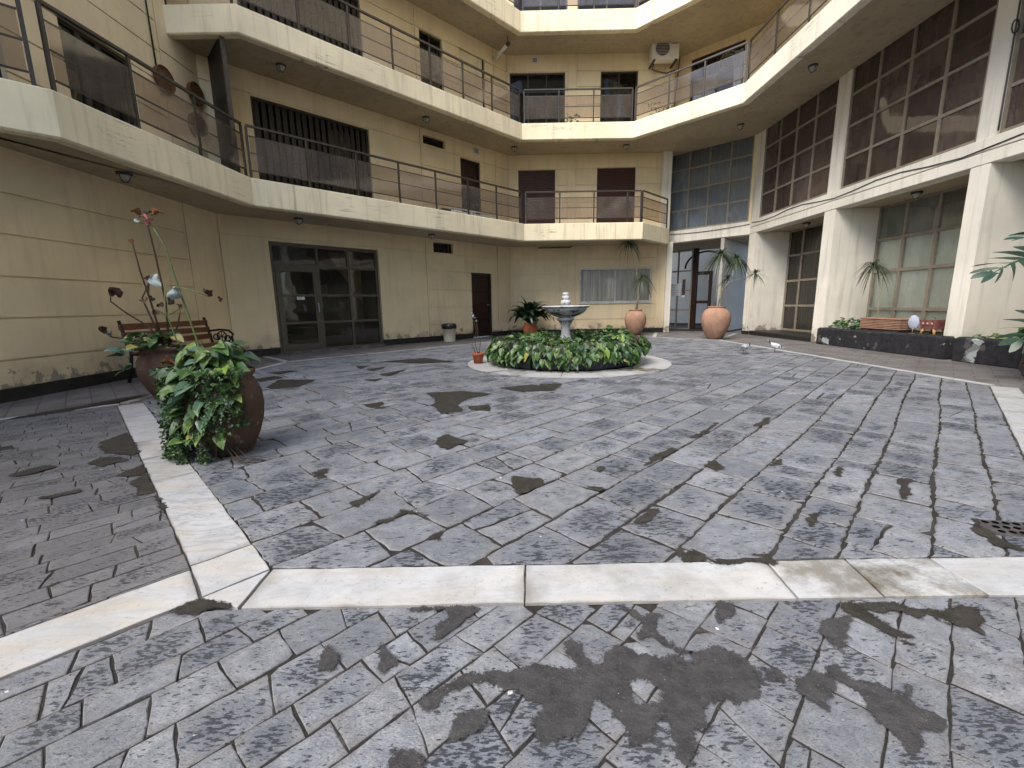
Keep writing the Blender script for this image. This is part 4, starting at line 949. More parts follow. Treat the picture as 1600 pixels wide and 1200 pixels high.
P1 = [(-5.95, 3.92), (-4.82, 5.05), (-4.62, 8.25), (0.44, 13.18), (3.93, 13.22), (5.14, 14.42)]
balcony(P1, 2.85, 3.335, [(5.22, 14.95), (-0.02, 14.95), (-5.9, 9.07), (-5.9, 3.9)], ['cream_fascia'] * 5)
P2 = [(-5.95, 8.38), (-4.62, 8.38), (0.42, 13.50), (3.63, 13.50), (5.70, 11.40), (5.70, -4.0)]
back2 = [(7.3, -4.0), (7.3, 13.55), (5.4, 15.35), (-0.02, 14.95), (-5.9, 9.07)]
balcony(P2, 5.70, 6.15, back2, ['cream_fascia', 'cream_fascia', 'cream_fascia', 'cream_fascia', 'white_fascia'])
P3 = [(-5.95, 8.60), (-4.62, 8.60), (0.42, 13.68), (3.65, 13.64), (5.74, 11.55), (5.74, -4.0)]
balcony(P3, 8.56, 9.10, back2, ['cream_fascia'] * 5)

# ---------------------------------------------------------------- railings
def railing(P, zc, rail_z, posts, skip=()):
    """posts: for each leg of the path the distances of its posts from the leg's start"""
    I = offset_path(P, -0.075); root = empty('railing', (I[1][0], I[1][1], zc), BLD)
    for i in range(len(P) - 1):
        if i in skip: continue
        a, b = I[i], I[i + 1]; f = FR(a, b); ps = posts[i]
        m = MB(); m.box(f, ps[0], ps[-1], rail_z - .035, rail_z, -.024, .024); m.build('handrail', 'rail_metal', root)
        for s in ps:
            m = MB(); m.box(f, s - .019, s + .019, zc - .06, rail_z - .036, -.015, .015); m.build('post', 'rail_metal', root)
        for s0, s1 in zip(ps[:-1], ps[1:]):
            for dz in (0.185, 0.465, 0.765):
                m = MB(); m.box(f, s0 + .02, s1 - .02, rail_z - dz - .009, rail_z - dz + .009, -.009, .009); m.build('rail_bar', 'rail_metal', root)
            if s1 - s0 > 0.25:
                m = MB(); m.add([f.at(s0 + .03, rail_z - .76, .013), f.at(s1 - .03, rail_z - .76, .013), f.at(s1 - .03, rail_z - .19, .013), f.at(s0 + .03, rail_z - .19, .013)], [(0, 1, 2, 3)]); m.build('glass_pane', 'rail_glass', root)
    return root
def legs(P): I = offset_path(P, -0.075); return [math.hypot(I[i + 1][0] - I[i][0], I[i + 1][1] - I[i][1]) for i in range(len(I) - 1)]
l1 = legs(P1); l2 = legs(P2); l3 = legs(P3)
railing(P1, 3.335, 4.24, [[0.3, l1[0] - .10], [0.06, 1.06, 2.12, l1[1] - .04], [0.06] + [0.08 + i for i in range(1, 7)] + [l1[2] - .06], [0.08, 1.08, 2.08, 3.06, l1[3] - .03], [0.03, l1[4] - .06]])['label'] = 'dark metal railing with smoked glass along the first floor balcony'
railing(P2, 6.15, 7.06, [[0.1, l2[0] - .06], [0.06] + [0.05 + i for i in range(1, 7)] + [l2[1] - .06], [0.1, 1.1, 2.1, l2[2] - .06], [0.04, 1.03, 1.98, l2[3] - .04], [0.05] + [1.1 + 1.07 * i for i in range(9)]])['label'] = 'dark metal railing with smoked glass along the second floor balcony'
railing(P3, 9.10, 10.0, [[0.1, l3[0] - .06], [0.06] + [0.05 + i for i in range(1, 7)] + [l3[1] - .06], [0.1, 1.1, 2.1, l3[2] - .06], [0.04, 1.03, 1.98, l3[3] - .04], [0.05] + [1.1 + 1.07 * i for i in range(9)]])['label'] = 'dark metal railing along the third floor balcony at the top'
# dark screen dividing the first floor balcony
m = MB(); q = FR(W.at(0.22, 0, 0.02)[:2], W.at(0.22, 0, 1.02)[:2])
dv = empty('dividing_screen', W.at(0.22, 3.05, 0.5), BLD); dv['label'] = 'tall dark metal screen dividing the first floor balcony'
m.box(q, 0.0, 1.0, 3.05, 5.74, -.02, .02); m.build('sheet', 'slat_dark', dv)
m = MB(); m.box(q, 0.96, 1.03, 3.0, 5.75, -.035, .035); m.build('edge_post', 'rail_metal', dv)
for z in (3.5, 4.4, 5.2):
    m = MB(); m.box(q, 0.0, 0.96, z, z + .04, -.03, -.02); m.build('cross_bar', 'rail_metal', dv)
# vents, boxes, conduits
for fr, s, z, wd, h in ((B, 0.88, 8.37, 0.18, 0.17), (W, 6.90, 5.48, 0.22, 0.18)):
    v = empty('vent', fr.at(s, z, 0), BLD); m = MB(); m.box(fr, s - wd / 2, s + wd / 2, z, z + h, -.01, .03, ch=.006); m.build('housing', 'ac_white', v)
    for k in range(4): m = MB(); m.box(fr, s - wd * .38, s + wd * .38, z + h * (.18 + .18 * k), z + h * (.26 + .18 * k), .029, .036); m.build('louvre', 'grille_dark', v)
m = MB(); m.tube([B.at(0.95, 2.86, 0.03), B.at(2.0, 2.86, 0.03), B.at(2.12, 2.92, 0.03), B.at(2.12, 3.05, 0.2)], 0.018); m.build('conduit', 'conduit', BLD)
m = MB(); m.tube([(7.225, 13.4 - i * 0.55, 3.30 - 0.05 * math.sin(i * 1.3) - 0.006 * i) for i in range(26)], 0.010, 5); m.build('cable', 'cable', BLD)
m = MB(); m.tube([E.at(0.0 + i * .26, 3.27 - 0.05 * math.sin(i * math.pi / 10), 0.03) for i in range(11)], 0.009, 5); m.build('cable', 'cable', BLD)
m = MB(); m.tube([L.at(9.0, 5.0, 0.02), L.at(8.98, 6.0, 0.02), L.at(8.96, 9.0, 0.02)], 0.012, 5); m.build('cable', 'cable', BLD)
m = MB(); m.tube([(7.22, 6.86, 5.4 - i * 0.22 + 0.02 * (i % 2)) if i < 9 else (7.2, 6.84, 3.4) for i in range(10)], 0.012, 5)
m.tube([(7.19 + 0.05 * math.cos(t), 6.84, 4.75 + 0.09 * math.sin(t)) for t in [k * .7 for k in range(22)]], 0.010, 5); m.build('cable', 'conduit', BLD)

# ================================================================== THINGS
def rnd(a, b): return random.uniform(a, b)
# ---- lamps under the slabs
def ceiling_lamp(loc, label, grp='dome lamps under the balconies', sc=1.0):
    o = tag(empty('ceiling_lamp', loc), label, 'lamp', grp); r = 0.092 * sc
    m = MB(); m.lathe([(r, -0.0), (r, -0.02), (r * .9, -0.035)], 20); m.build('base', 'grille_dark', o, True)
    m = MB(); m.lathe([(r * .88, -0.03), (r * .85, -0.06), (r * .6, -0.095), (r * .25, -0.11), (0.002, -0.112)], 20); m.build('dome', 'lamp_glass', o, True)
    m = MB()
    for k in range(2): m.tube([(r * .95 * math.cos(t) * (1 if k else 0), r * .95 * math.cos(t) * (0 if k else 1), -0.03 - 0.095 * math.sin(t)) for t in [i * math.pi / 10 for i in range(11)]], 0.006, 4)
    m.build('cage', 'rail_metal', o, True)
for p, lb in (((-5.35, 6.42, 2.905), 'caged dome lamp under the first floor balcony above the plain left wall'), ((-4.50, 9.66, 2.905), 'caged dome lamp under the first floor balcony beside the glass stair door'),
              ((-2.08, 12.0, 2.905), 'caged dome lamp under the first floor balcony beside the small vent window'), ((-4.46, 9.50, 5.755), 'caged dome lamp above the slatted first floor window'),
              ((-2.08, 12.0, 5.755), 'caged dome lamp above the first floor vent window'), ((0.2, 14.2, 5.755), 'caged dome lamp above the left roller shutter'), ((3.62, 14.2, 5.755), 'caged dome lamp above the right roller shutter'),
              ((6.38, 12.8, 5.755), 'caged dome lamp above the blue grey grid window'), ((6.32, 9.86, 5.755), 'caged dome lamp above the far brown grid window'),
              ((7.80, 8.70, 2.995), 'dome lamp over the large ground floor window above the black planter'), ((7.80, 11.8, 2.995), 'dome lamp over the glazed doors of the right wing')):
    ceiling_lamp(p, lb)
o = tag(empty('tube_lamp', (-0.1, 14.25, 8.40)), 'white fluorescent tube lamp hanging under the third floor balcony', 'lamp')
m = MB(); m.tube([(-0.34, 0.36, -0.10), (0.16, -0.34, 0.0)], 0.045, 8); m.build('tube', 'white_plastic', o, True)
m = MB(); m.tube([(0.15, -0.33, 0.0), (0.15, -0.33, 0.21)], 0.012, 5); m.tube([(-0.32, 0.34, -0.10), (-0.32, 0.34, 0.21)], 0.012, 5); m.tube([(0.13, -0.30, -0.005), (0.18, -0.37, 0.006)], 0.052, 8); m.build('bracket', 'rail_metal', o, True)
# ---- air conditioner
ac = tag(empty('air_conditioner', (4.78, 14.55, 8.20)), 'white air conditioner unit mounted high on the back wall', 'air conditioner')
m = MB(); m.abox(-0.40, 0.40, -0.14, 0.14, 0.0, 0.57, ch=0.02); m.build('housing', 'ac_white', ac, True)
m = MB(); m.lathe([(0.235, 0.0), (0.235, 0.02), (0.21, 0.02), (0.21, 0.008)], 32); fm_ = m.mesh('fan_ring', 'ac_white')
f = place('fan_ring', fm_, ac, (-0.10, -0.142, 0.285), (math.pi / 2, 0, 0))
m = MB(); m.lathe([(0.205, 0.0), (0.205, 0.004)], 32); place('fan_opening', m.mesh('fan_opening', 'grille_dark'), ac, (-0.10, -0.152, 0.285), (math.pi / 2, 0, 0))
for k in range(9): m = MB(); m.tube([(-0.10 - math.sqrt(max(0, .2 ** 2 - (.04 * (k - 4)) ** 2)), -0.162, 0.285 + .04 * (k - 4)), (-0.10 + math.sqrt(max(0, .2 ** 2 - (.04 * (k - 4)) ** 2)), -0.162, 0.285 + .04 * (k - 4))], 0.005, 4); m.build('grille_wire', 'ac_white', ac, True)
m = MB(); m.abox(0.17, 0.36, -0.146, -0.139, 0.40, 0.47); m.build('badge', 'grille_dark', ac, True)
m = MB(); m.abox(-0.36, -0.30, -0.13, 0.34, -0.04, 0.0); m.abox(0.30, 0.36, -0.13, 0.34, -0.04, 0.0); m.build('bracket', 'rail_metal', ac, True)
m = MB(); m.tube([(0.40, 0.0, 0.15), (0.50, 0.05, 0.12), (0.52, 0.2, -0.2), (0.5, 0.32, -0.9), (0.48, 0.33, -1.7)], 0.022, 6); m.tube([(-0.3, 0.05, -0.04), (-0.28, 0.2, -0.12), (-0.1, 0.28, -0.14), (0.2, 0.3, -0.18), (0.45, 0.3, -0.1)], 0.018, 6); m.build('pipe', 'conduit', ac, True)
# ---- woven baskets on the left balcony wall
for (y, z, r, lb) in ((8.10, 4.86, 0.20, 'round woven basket hung on the balcony wall, the leftmost of three'), (8.86, 4.98, 0.18, 'round woven basket hung on the balcony wall, the upper one by the dark screen'), (8.80, 4.40, 0.22, 'round woven basket hung on the balcony wall, the lower one by the dark screen')):
    o = tag(empty('woven_basket', (-5.835, y, z)), lb, 'basket', 'woven baskets on the balcony wall')
    pr = [(r, 0.0), (r, 0.05), (r * .93, 0.06)] + [(r * k / 8, 0.045 + 0.006 * (k % 2)) for k in range(7, 0, -1)]
    m = MB(); m.lathe(pr, 26); b = m.build('weave', 'basket_brown', o, True); b.rotation_euler.y = math.pi / 2
    m = MB(); m.tube([(0.055, r * math.cos(t), r * math.sin(t)) for t in [i * math.pi / 13 for i in range(27)]], 0.014, 5); m.build('rim', 'basket_brown', o, True)
# ---- notices
def sheet(name, fr, s0, s1, z0, z1, d, label, cat, mat='paper_white', lines=6):
    o = tag(empty(name, fr.at((s0 + s1) / 2, z0, d)), label, cat)
    m = MB(); m.box(fr, s0, s1, z0, z1, d, d + .003); m.build('sheet', mat, o)
    for k in range(lines):
        m = MB(); z = z1 - (z1 - z0) * (k + 1) / (lines + 1); m.box(fr, s0 + (s1 - s0) * .12, s0 + (s1 - s0) * rnd(.6, .9), z - .004, z + .004, d + .003, d + .0036); m.build('text_line', 'ink', o)
sheet('paper_notice', W, 1.40, 1.57, 1.21, 1.32, -0.093, 'white paper notice taped to the glass stair door', 'notice', lines=4)
sheet('paper_notice', ES, 0.86, 1.22, 1.24, 1.68, 0.03, 'white paper notice on the entrance screen beside the red poster', 'notice')
o = tag(empty('safety_poster', ES.at(1.34, 1.2, 0.03)), 'narrow red and blue poster on the entrance screen', 'poster')
for (z0, z1, mt) in ((1.26, 1.45, 'poster_red'), (1.45, 1.66, 'poster_blue'), (1.66, 1.82, 'poster_red'), (1.18, 1.26, 'paper_white')):
    m = MB(); m.box(ES, 1.27, 1.38, z0, z1, .028, .034); m.build('band', mt, o)
o = tag(empty('picture_frame', LOB.at(3.7, 1.15, 0.02)), 'framed dark picture on the pale lobby wall', 'picture')
m = MB(); m.box(LOB, 3.25, 4.05, 1.1, 2.1, 0.01, 0.05, ch=.01); m.build('frame', 'gold_frame', o); m = MB(); m.box(LOB, 3.36, 3.94, 1.22, 1.98, 0.05, 0.056); m.build('mount', 'macrame', o); m = MB(); m.box(LOB, 3.47, 3.83, 1.36, 1.84, 0.056, 0.06); m.build('picture', 'picture_dark', o)
# ---- drying rack seen through the first floor railing
o = tag(empty('drying_rack', W.at(5.8, 3.09, 1.1)), 'low white metal rack standing behind the first floor railing', 'rack')
m = MB()
for d in (0.95, 1.22): m.tube([W.at(5.0, 3.50, d), W.at(6.5, 3.50, d)], 0.018, 6)
m.tube([W.at(5.0, 3.40, 1.22), W.at(6.5, 3.40, 1.22)], 0.014, 6); m.build('rail', 'white_plastic', o)
for s in (5.05, 5.75, 6.45):
    m = MB(); m.tube([W.at(s, 3.50, .95), W.at(s, 3.50, 1.22), W.at(s, 3.09, 1.22)], 0.016, 6); m.tube([W.at(s, 3.50, .95), W.at(s, 3.09, .95)], 0.014, 6); m.build('leg', 'white_plastic', o)
m = MB(); m.box(W, 4.72, 4.98, 3.09, 3.47, 1.0, 1.2, ch=.02); m.build('box', 'grille_dark', o)

# ---------------------------------------------------------------- foliage tools
def leaf_mesh(name, kind, mat, seed=0):
    r = random.Random(seed); m = MB()
    if kind == 'heart':
        half = [(0.0, 0.02), (0.17, -0.09), (0.34, 0.03), (0.40, 0.25), (0.33, 0.52), (0.18, 0.80)]
        mid = [(0, 0.02), (0, 0.12), (0, 0.25), (0, 0.45), (0, 0.66), (0, 1.0)]
        bend = r.uniform(0.15, 0.5); fold = r.uniform(0.1, 0.45); tw = r.uniform(-.25, .25)
        def P(x, y): return (x, y, fold * abs(x) - bend * y * y + tw * x * y + 0.03 * math.sin(9 * y + x * 5))
        for sgn in (1, -1):
            vs = [P(0, y) for _, y in mid] + [P(sgn * x, y) for x, y in half]
            uv = [(0, y) for _, y in mid] + [(abs(x) * 2.4, y) for x, y in half]
            fs = [(0, 7, 8, 1)] + [(i, 6 + i + 1, 6 + i + 2, i + 1) for i in range(1, 4)] + [(4, 11, 5)]
            if sgn < 0: fs = [f[::-1] for f in fs]
            m.add(vs, fs, 0, True, uv)
    elif kind == 'lance':
        n = 7; bend = r.uniform(0.2, 0.9)
        prof = [0.10, 0.55, 0.9, 1.0, 0.85, 0.5, 0.02]
        vs = []; uv = []
        for i in range(n):
            t = i / (n - 1); y = t * math.cos(bend * t * t); z = -t * math.sin(bend * t * t) * .8; wd = 0.105 * prof[i]
            for x in (-wd, 0, wd): vs.append((x, y, z + abs(x) * 0.5)); uv.append((abs(x) * 8, t))
        fs = [(3 * i + k, 3 * i + k + 1, 3 * i + k + 4, 3 * i + k + 3) for i in range(n - 1) for k in (0, 1)]
        m.add(vs, fs, 0, True, uv)
    elif kind == 'crumple':
        nx, ny = 5, 7; vs = []; uv = []; p1, p2, p3 = r.uniform(0, 6), r.uniform(0, 6), r.uniform(0.5, 1.1)
        for j in range(ny):
            t = j / (ny - 1); wd = 0.40 * math.sin(math.pi * min(1, t * .92 + .06)) ** .7 * (1 + .18 * math.sin(5 * t + p1)) + .01
            for i in range(nx):
                x = (i / (nx - 1) * 2 - 1); cu = p3 * 1.3 * abs(x) ** 1.5
                vs.append((wd * x * math.cos(cu * .8) + .06 * math.sin(6 * t + p2), t * (1 - .25 * t) + .05 * math.sin(4 * x + p1), wd * abs(x) * math.sin(cu) - .45 * t * t * p3 + .07 * math.sin(9 * t + 3 * x + p2))); uv.append((abs(x), t))
        m.add(vs, [(j * nx + i, j * nx + i + 1, (j + 1) * nx + i + 1, (j + 1) * nx + i) for j in range(ny - 1) for i in range(nx - 1)], 0, True, uv)
    elif kind == 'split':
        # monstera: midrib with separate lobes
        for sgn in (1, -1):
            for k in range(6):
                y0 = 0.02 + k * 0.155; L_ = (0.42, 0.5, 0.5, 0.44, 0.34, 0.22)[k]; a = (1.75, 1.45, 1.2, 1.0, 0.75, 0.45)[k]
                dx, dy = math.sin(a), math.cos(a); vs = []; uv = []
                for i in range(5):
                    t = i / 4; wd = 0.098 * (1.0, 1.1, 1.0, 0.75, 0.15)[i]; q = t * L_
                    px, py = sgn * dx * q, y0 + dy * q + 0.10 * t * t
                    for e in (-1, 1): vs.append((px - sgn * e * dy * wd * -1, py + e * dx * wd, -0.35 * (q ** 2) - 0.2 * py * py + 0.05 * t)); uv.append((0.2 + t, t))
                fs = [(2 * i, 2 * i + 2, 2 * i + 3, 2 * i + 1) for i in range(4)]
                if sgn < 0: fs = [f[::-1] for f in fs]
                m.add(vs, fs, 0, True, uv)
        m.add([(-.03, 0, 0), (.03, 0, 0), (.02, .5, -.05), (0, 1.0, -.2), (-.02, .5, -.05)], [(0, 1, 2, 3, 4)], 0, True, [(0, 0)] * 5)
    return m, m.mesh(name, mat)
def orient(n, up, roll=0.0):
    """euler that points the leaf's own y along 'up' and its z near n"""
    y = Vector(up).normalized(); z = Vector(n); z = (z - y * z.dot(y)).normalized(); x = y.cross(z)
    return (Matrix((x, y, z)).transposed() @ Matrix.Rotation(roll, 3, 'Y')).to_euler()
def stuff_leaf(mb, src, mat4, mi):
    mb.add([mat4 @ Vector(v) for v in src.v], src.f, mi, True, src.uv)
POTH = [(leaf_mesh('leaf', 'heart', mt, i)) for i, mt in enumerate(['leaf_pothos', 'leaf_pothos', 'leaf_variegated', 'leaf_variegated', 'leaf_deep', 'leaf_bluish', 'leaf_lime', 'leaf_yellow'])]
PM = ['leaf_pothos', 'leaf_variegated', 'leaf_deep', 'leaf_bluish', 'leaf_lime', 'leaf_yellow']
PI = [0, 0, 1, 1, 2, 3, 4, 5]
def scatter(root, spots, keep, name='foliage'):
    """spots: (loc, normal, up, size, kind); the nearest stay single leaves, the rest one mass; loc in world space"""
    spots.sort(key=lambda s: (Vector(s[0]) - CAM).length / s[3] * (0.6 if (Vector(s[1]).dot(CAM - Vector(s[0])) > 0) else 1.6)); mb = MB(); base = WL[root.name]
    for i, (p, n, up, sz, k) in enumerate(spots):
        e = orient(n, up, rnd(-.5, .5)); q = Vector(p) - base
        if i < keep: place('leaf', POTH[k][1], root, q, e, sz)
        else: stuff_leaf(mb, POTH[k][0], Matrix.Translation(q) @ e.to_matrix().to_4x4() @ Matrix.Scale(sz, 4), PI[k])
    if mb.v: tag(mb.build(name, PM, root, True), kind='stuff')
def kpick(w): return random.choices(range(8), w)[0]
def strap_head(mb, c, n, L_, wd, mi=0, droop=1.2, up=0.6):
    """a dracaena rosette"""
    c = Vector(c)
    for i in range(n):
        a = rnd(0, 2 * math.pi); el = rnd(-0.5, 1.35) * 1.0; el = up + (el - up) * rnd(.5, 1.0); l = L_ * rnd(.65, 1.1)
        d = Vector((math.cos(a) * math.cos(el), math.sin(a) * math.cos(el), math.sin(el))); sd_ = Vector((-math.sin(a), math.cos(a), 0)); vs = []; uv = []
        for k in range(5):
            t = k / 4; p = c + d * l * t + Vector((0, 0, -droop * l * t * t * 0.5 * (1.1 - 0.4 * math.sin(el)))); w_ = wd * (0.7, 1, .9, .6, .08)[k]
            vs += [p - sd_ * w_, p + sd_ * w_]; uv += [(0.3, t), (0.6, t)]
        mb.add(vs, [(2 * k, 2 * k + 1, 2 * k + 3, 2 * k + 2) for k in range(4)], mi, True, uv)
def pot(root, prof, mat, n=36, soil_z=None, wob=0.006):
    m = MB(); m.lathe(prof, n, wob=wob); m.build('pot', mat, root, True)
    r = prof[-1][0]
    if soil_z: m = MB(); m.lathe([(r * 1.02, soil_z - 0.02), (r * 1.0, soil_z), (0.01, soil_z + 0.01)], 20); m.build('soil', 'soil', root, True)

# ---------------------------------------------------------------- fountain and its planter
fx, fy = FC
pl = tag(empty('round_planter', (fx, fy, 0.0)), 'low round planter of dark stone blocks around the fountain', 'planter')
for rowi, (z0, z1) in enumerate(((0.02, 0.20), (0.205, 0.385))):
    n = 26
    for i in range(n):
        a0 = 2 * math.pi * (i + 0.5 * rowi) / n; a1 = a0 + 2 * math.pi / n * rnd(.94, .985); ro = 1.19 + rnd(-.02, .02); ri = 0.92; m = MB()
        def cp(r, a, z): return (r * math.cos(a), r * math.sin(a), z)
        am = (a0 + a1) / 2; k = .025
        vs = [cp(ri, a0, z0), cp(ri, a1, z0), cp(ro - .02, a1, z0), cp(ro - .02, a0, z0), cp(ri, a0, z1), cp(ri, a1, z1), cp(ro - .02, a1, z1), cp(ro - .02, a0, z1),
              cp(ro, a0 + k, z0 + .025), cp(ro + .015, am, z0 + .02), cp(ro, a1 - k, z0 + .025), cp(ro, a1 - k, z1 - .025), cp(ro + .018, am, z1 - .02), cp(ro, a0 + k, z1 - .025)]
        fs = [(0, 3, 2, 1), (4, 5, 6, 7), (0, 1, 5, 4), (1, 2, 6, 5), (3, 0, 4, 7), (8, 9, 12, 13), (9, 10, 11, 12), (3, 8, 13, 7), (10, 2, 6, 11), (3, 2, 10, 9, 8), (13, 12, 11, 6, 7)]
        m.add(vs, fs); m.build('stone_block', 'dark_rock', pl, True)
m = MB(); m.lathe([(0.94, 0.0), (0.94, 0.34), (0.01, 0.38)], 32); m.build('soil', 'soil', pl, True)
fo = tag(empty('fountain', (fx - 0.02, fy, 0.25)), 'white stone fountain with fluted bowl rising from the planter', 'fountain')
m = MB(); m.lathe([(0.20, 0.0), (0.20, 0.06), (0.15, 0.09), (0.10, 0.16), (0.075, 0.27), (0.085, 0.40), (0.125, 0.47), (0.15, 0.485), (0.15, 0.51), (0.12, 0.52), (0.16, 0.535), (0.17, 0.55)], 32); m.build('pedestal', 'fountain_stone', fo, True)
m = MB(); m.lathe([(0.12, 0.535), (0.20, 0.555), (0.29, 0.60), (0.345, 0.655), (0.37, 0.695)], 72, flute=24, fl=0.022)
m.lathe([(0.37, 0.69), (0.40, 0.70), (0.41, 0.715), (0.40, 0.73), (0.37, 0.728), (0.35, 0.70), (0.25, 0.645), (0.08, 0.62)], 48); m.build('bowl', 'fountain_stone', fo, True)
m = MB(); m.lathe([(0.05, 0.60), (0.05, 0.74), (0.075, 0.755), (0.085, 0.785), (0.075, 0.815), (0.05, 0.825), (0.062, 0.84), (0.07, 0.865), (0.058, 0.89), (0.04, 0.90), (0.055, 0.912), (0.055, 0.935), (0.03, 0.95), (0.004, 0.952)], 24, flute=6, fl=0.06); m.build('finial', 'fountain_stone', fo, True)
vine = tag(empty('pothos_vine', (fx, fy, 0.38)), 'dense variegated heart leaved vine spilling over the round planter', 'plant')
sp = []
for i in range(2100):
    a = rnd(0, 2 * math.pi); front_ = -math.sin(a)
    t = random.random() ** 0.8
    hump = 0.07 + 0.04 * math.sin(a * 3 + 1) + 0.04 * math.sin(a * 7) + (0.06 if math.cos(a - 0.5) > .6 else 0)
    if t < 0.62:
        r = 0.25 + 0.93 * (t / .62) + rnd(-.05, .05); z = 0.31 + hump * math.sin(min(1, t / .62) * 2.6) + rnd(-.05, .06); n = Vector((math.cos(a) * .5 * t, math.sin(a) * .5 * t, 1.0)) + Vector((rnd(-.6, .6), rnd(-.6, .6), 0))
        up = Vector((math.cos(a) + rnd(-.7, .7), math.sin(a) + rnd(-.7, .7), rnd(-.3, .6)))
    else:
        q = (t - .62) / .38; lim = 0.10 + 0.15 * math.sin(a * 5) * math.sin(a * 2.3 + 1) + (0.12 if math.cos(a - 3.6) > .7 else 0)
        r = 1.21 + 0.10 * math.sin(q * 2.5) + rnd(-.03, .07); z = 0.41 - q * max(.06, min(.38, lim + .08)) + rnd(-.05, .05); n = Vector((math.cos(a), math.sin(a), 0.55)) + Vector((rnd(-.5, .5), rnd(-.5, .5), rnd(-.3, .3)))
        up = Vector((math.cos(a) * .6 + rnd(-.5, .5), math.sin(a) * .6 + rnd(-.5, .5), rnd(-1.1, -.1)))
    sp.append(((fx + r * math.cos(a), fy + r * math.sin(a), max(.05, z)), n, up, rnd(.065, .135), kpick((5, 5, 4, 4, 3, 2.5, .7, .15))))
scatter(vine, sp, 300)
m = MB()
for i in range(46):
    a = rnd(math.pi, 2 * math.pi) if i < 34 else rnd(0, math.pi); p = Vector((1.14 * math.cos(a), 1.14 * math.sin(a), 0.06)); pts = [p]
    for k in range(6): a2 = a + rnd(-.03, .03) * k; pts.append(Vector(((1.24 + .03 * k * (k < 3)) * math.cos(a2), (1.24 + .03 * k * (k < 3)) * math.sin(a2), 0.05 - k * rnd(.03, .075))))
    m.tube(pts, 0.004, 4)
tag(m.build('stem', 'stem_brown', vine, True), kind='stuff')

# ---------------------------------------------------------------- potted plants
def amphora(loc, H, Rm, mat, label, group):
    o = tag(empty('potted_plant', loc), label, 'potted plant', group)
    pr = [(.46, 0), (.60, .08), (.80, .25), (.95, .43), (1.0, .60), (.96, .74), (.80, .87), (.60, .935), (.55, .955), (.60, .975), (.62, .99), (.60, 1.0), (.52, .99), (.50, .93)]
    pot(o, [(r * Rm, z * H) for r, z in pr], mat, 40, H * .93); return o
o = amphora((3.95, 13.75, 0.0), 0.80, 0.335, 'terracotta', 'terracotta jar with two spiky dracaena heads before the curtained window', 'terracotta jars with dracaenas')
def stems(o, paths, mat, r0=0.018):
    for p in paths:
        m = MB(); k = len(p); m.tube(p, [r0 * (1 - .5 * i / (k - 1)) for i in range(k)], 6); m.build('stem', mat, o, True)
stems(o, [[(0.0, 0, .7), (0.05, 0, 1.2), (0.12, 0.0, 1.6), (0.14, .02, 1.75)], [(0.05, 0, .7), (0.08, 0, 1.4), (-0.02, 0, 2.0), (-0.16, 0, 2.5), (-.30, -.05, 2.80)]], 'stem_pale')
m = MB(); strap_head(m, (0.16, 0, 1.78), 80, 0.52, 0.013, droop=2.1, up=.2); strap_head(m, (-0.30, -.05, 2.82), 90, 0.50, 0.013, droop=1.7, up=.4); tag(m.build('foliage', 'leaf_dracaena', o, True), kind='stuff')
o = amphora((5.50, 11.62, 0.0), 0.88, 0.365, 'terracotta', 'larger terracotta jar with four spiky dracaena heads before the entrance', 'terracotta jars with dracaenas')
stems(o, [[(-0.05, 0, .8), (-0.02, 0, 1.5), (0.02, 0, 2.2)], [(0.02, 0, .8), (0.12, 0, 1.3), (0.2, 0, 1.65), (0.42, 0.0, 2.1)], [(0.1, 0.0, 1.25), (0.25, -.05, 1.5), (0.55, -.1, 1.58), (0.86, -.15, 1.70)], [(0.05, 0.0, 1.0), (0.14, .05, 1.4), (0.24, 0.05, 1.6)]], 'stem_pale')
m = MB(); strap_head(m, (0.02, 0, 2.2), 95, 0.58, 0.014, droop=1.8, up=.4); strap_head(m, (0.44, 0, 2.1), 80, 0.5, 0.014, droop=2.0, up=.3); strap_head(m, (0.88, -.15, 1.70), 50, 0.36, 0.011, droop=1.3, up=.2); strap_head(m, (0.26, .05, 1.6), 40, 0.34, 0.012, droop=1.6); tag(m.build('foliage', 'leaf_dracaena', o, True), kind='stuff')
# aspidistra behind the fountain
o = tag(empty('potted_plant', (0.62, 13.9, 0.0)), 'small round terracotta pot of dark broad leaved aspidistra by the back wall', 'potted plant')
pot(o, [(.14, 0), (.20, .08), (.245, .20), (.24, .29), (.19, .37), (.18, .40), (.20, .43), (.17, .43), (.16, .38)], 'terracotta_red', 32, .39)
m = MB(); m.abox(-.25, .25, -.25, .25, -.0, .002); LAN = [leaf_mesh('leaf', 'lance', 'leaf_aspidistra', 20 + i)[1] for i in range(5)]
for i in range(58):
    a = rnd(0, 2 * math.pi); el = rnd(0.5, 1.5); u = Vector((math.cos(a) * math.cos(el), math.sin(a) * math.cos(el), math.sin(el)))
    place('leaf', random.choice(LAN), o, (0.06 * math.cos(a), .06 * math.sin(a), .40 + rnd(0, .12)), orient(Vector((math.cos(a), math.sin(a), .4)) * -1 + Vector((0, 0, 1.2)), u, rnd(-.6, .6)), (rnd(.8, 1.2), rnd(.65, 1.0), .8))
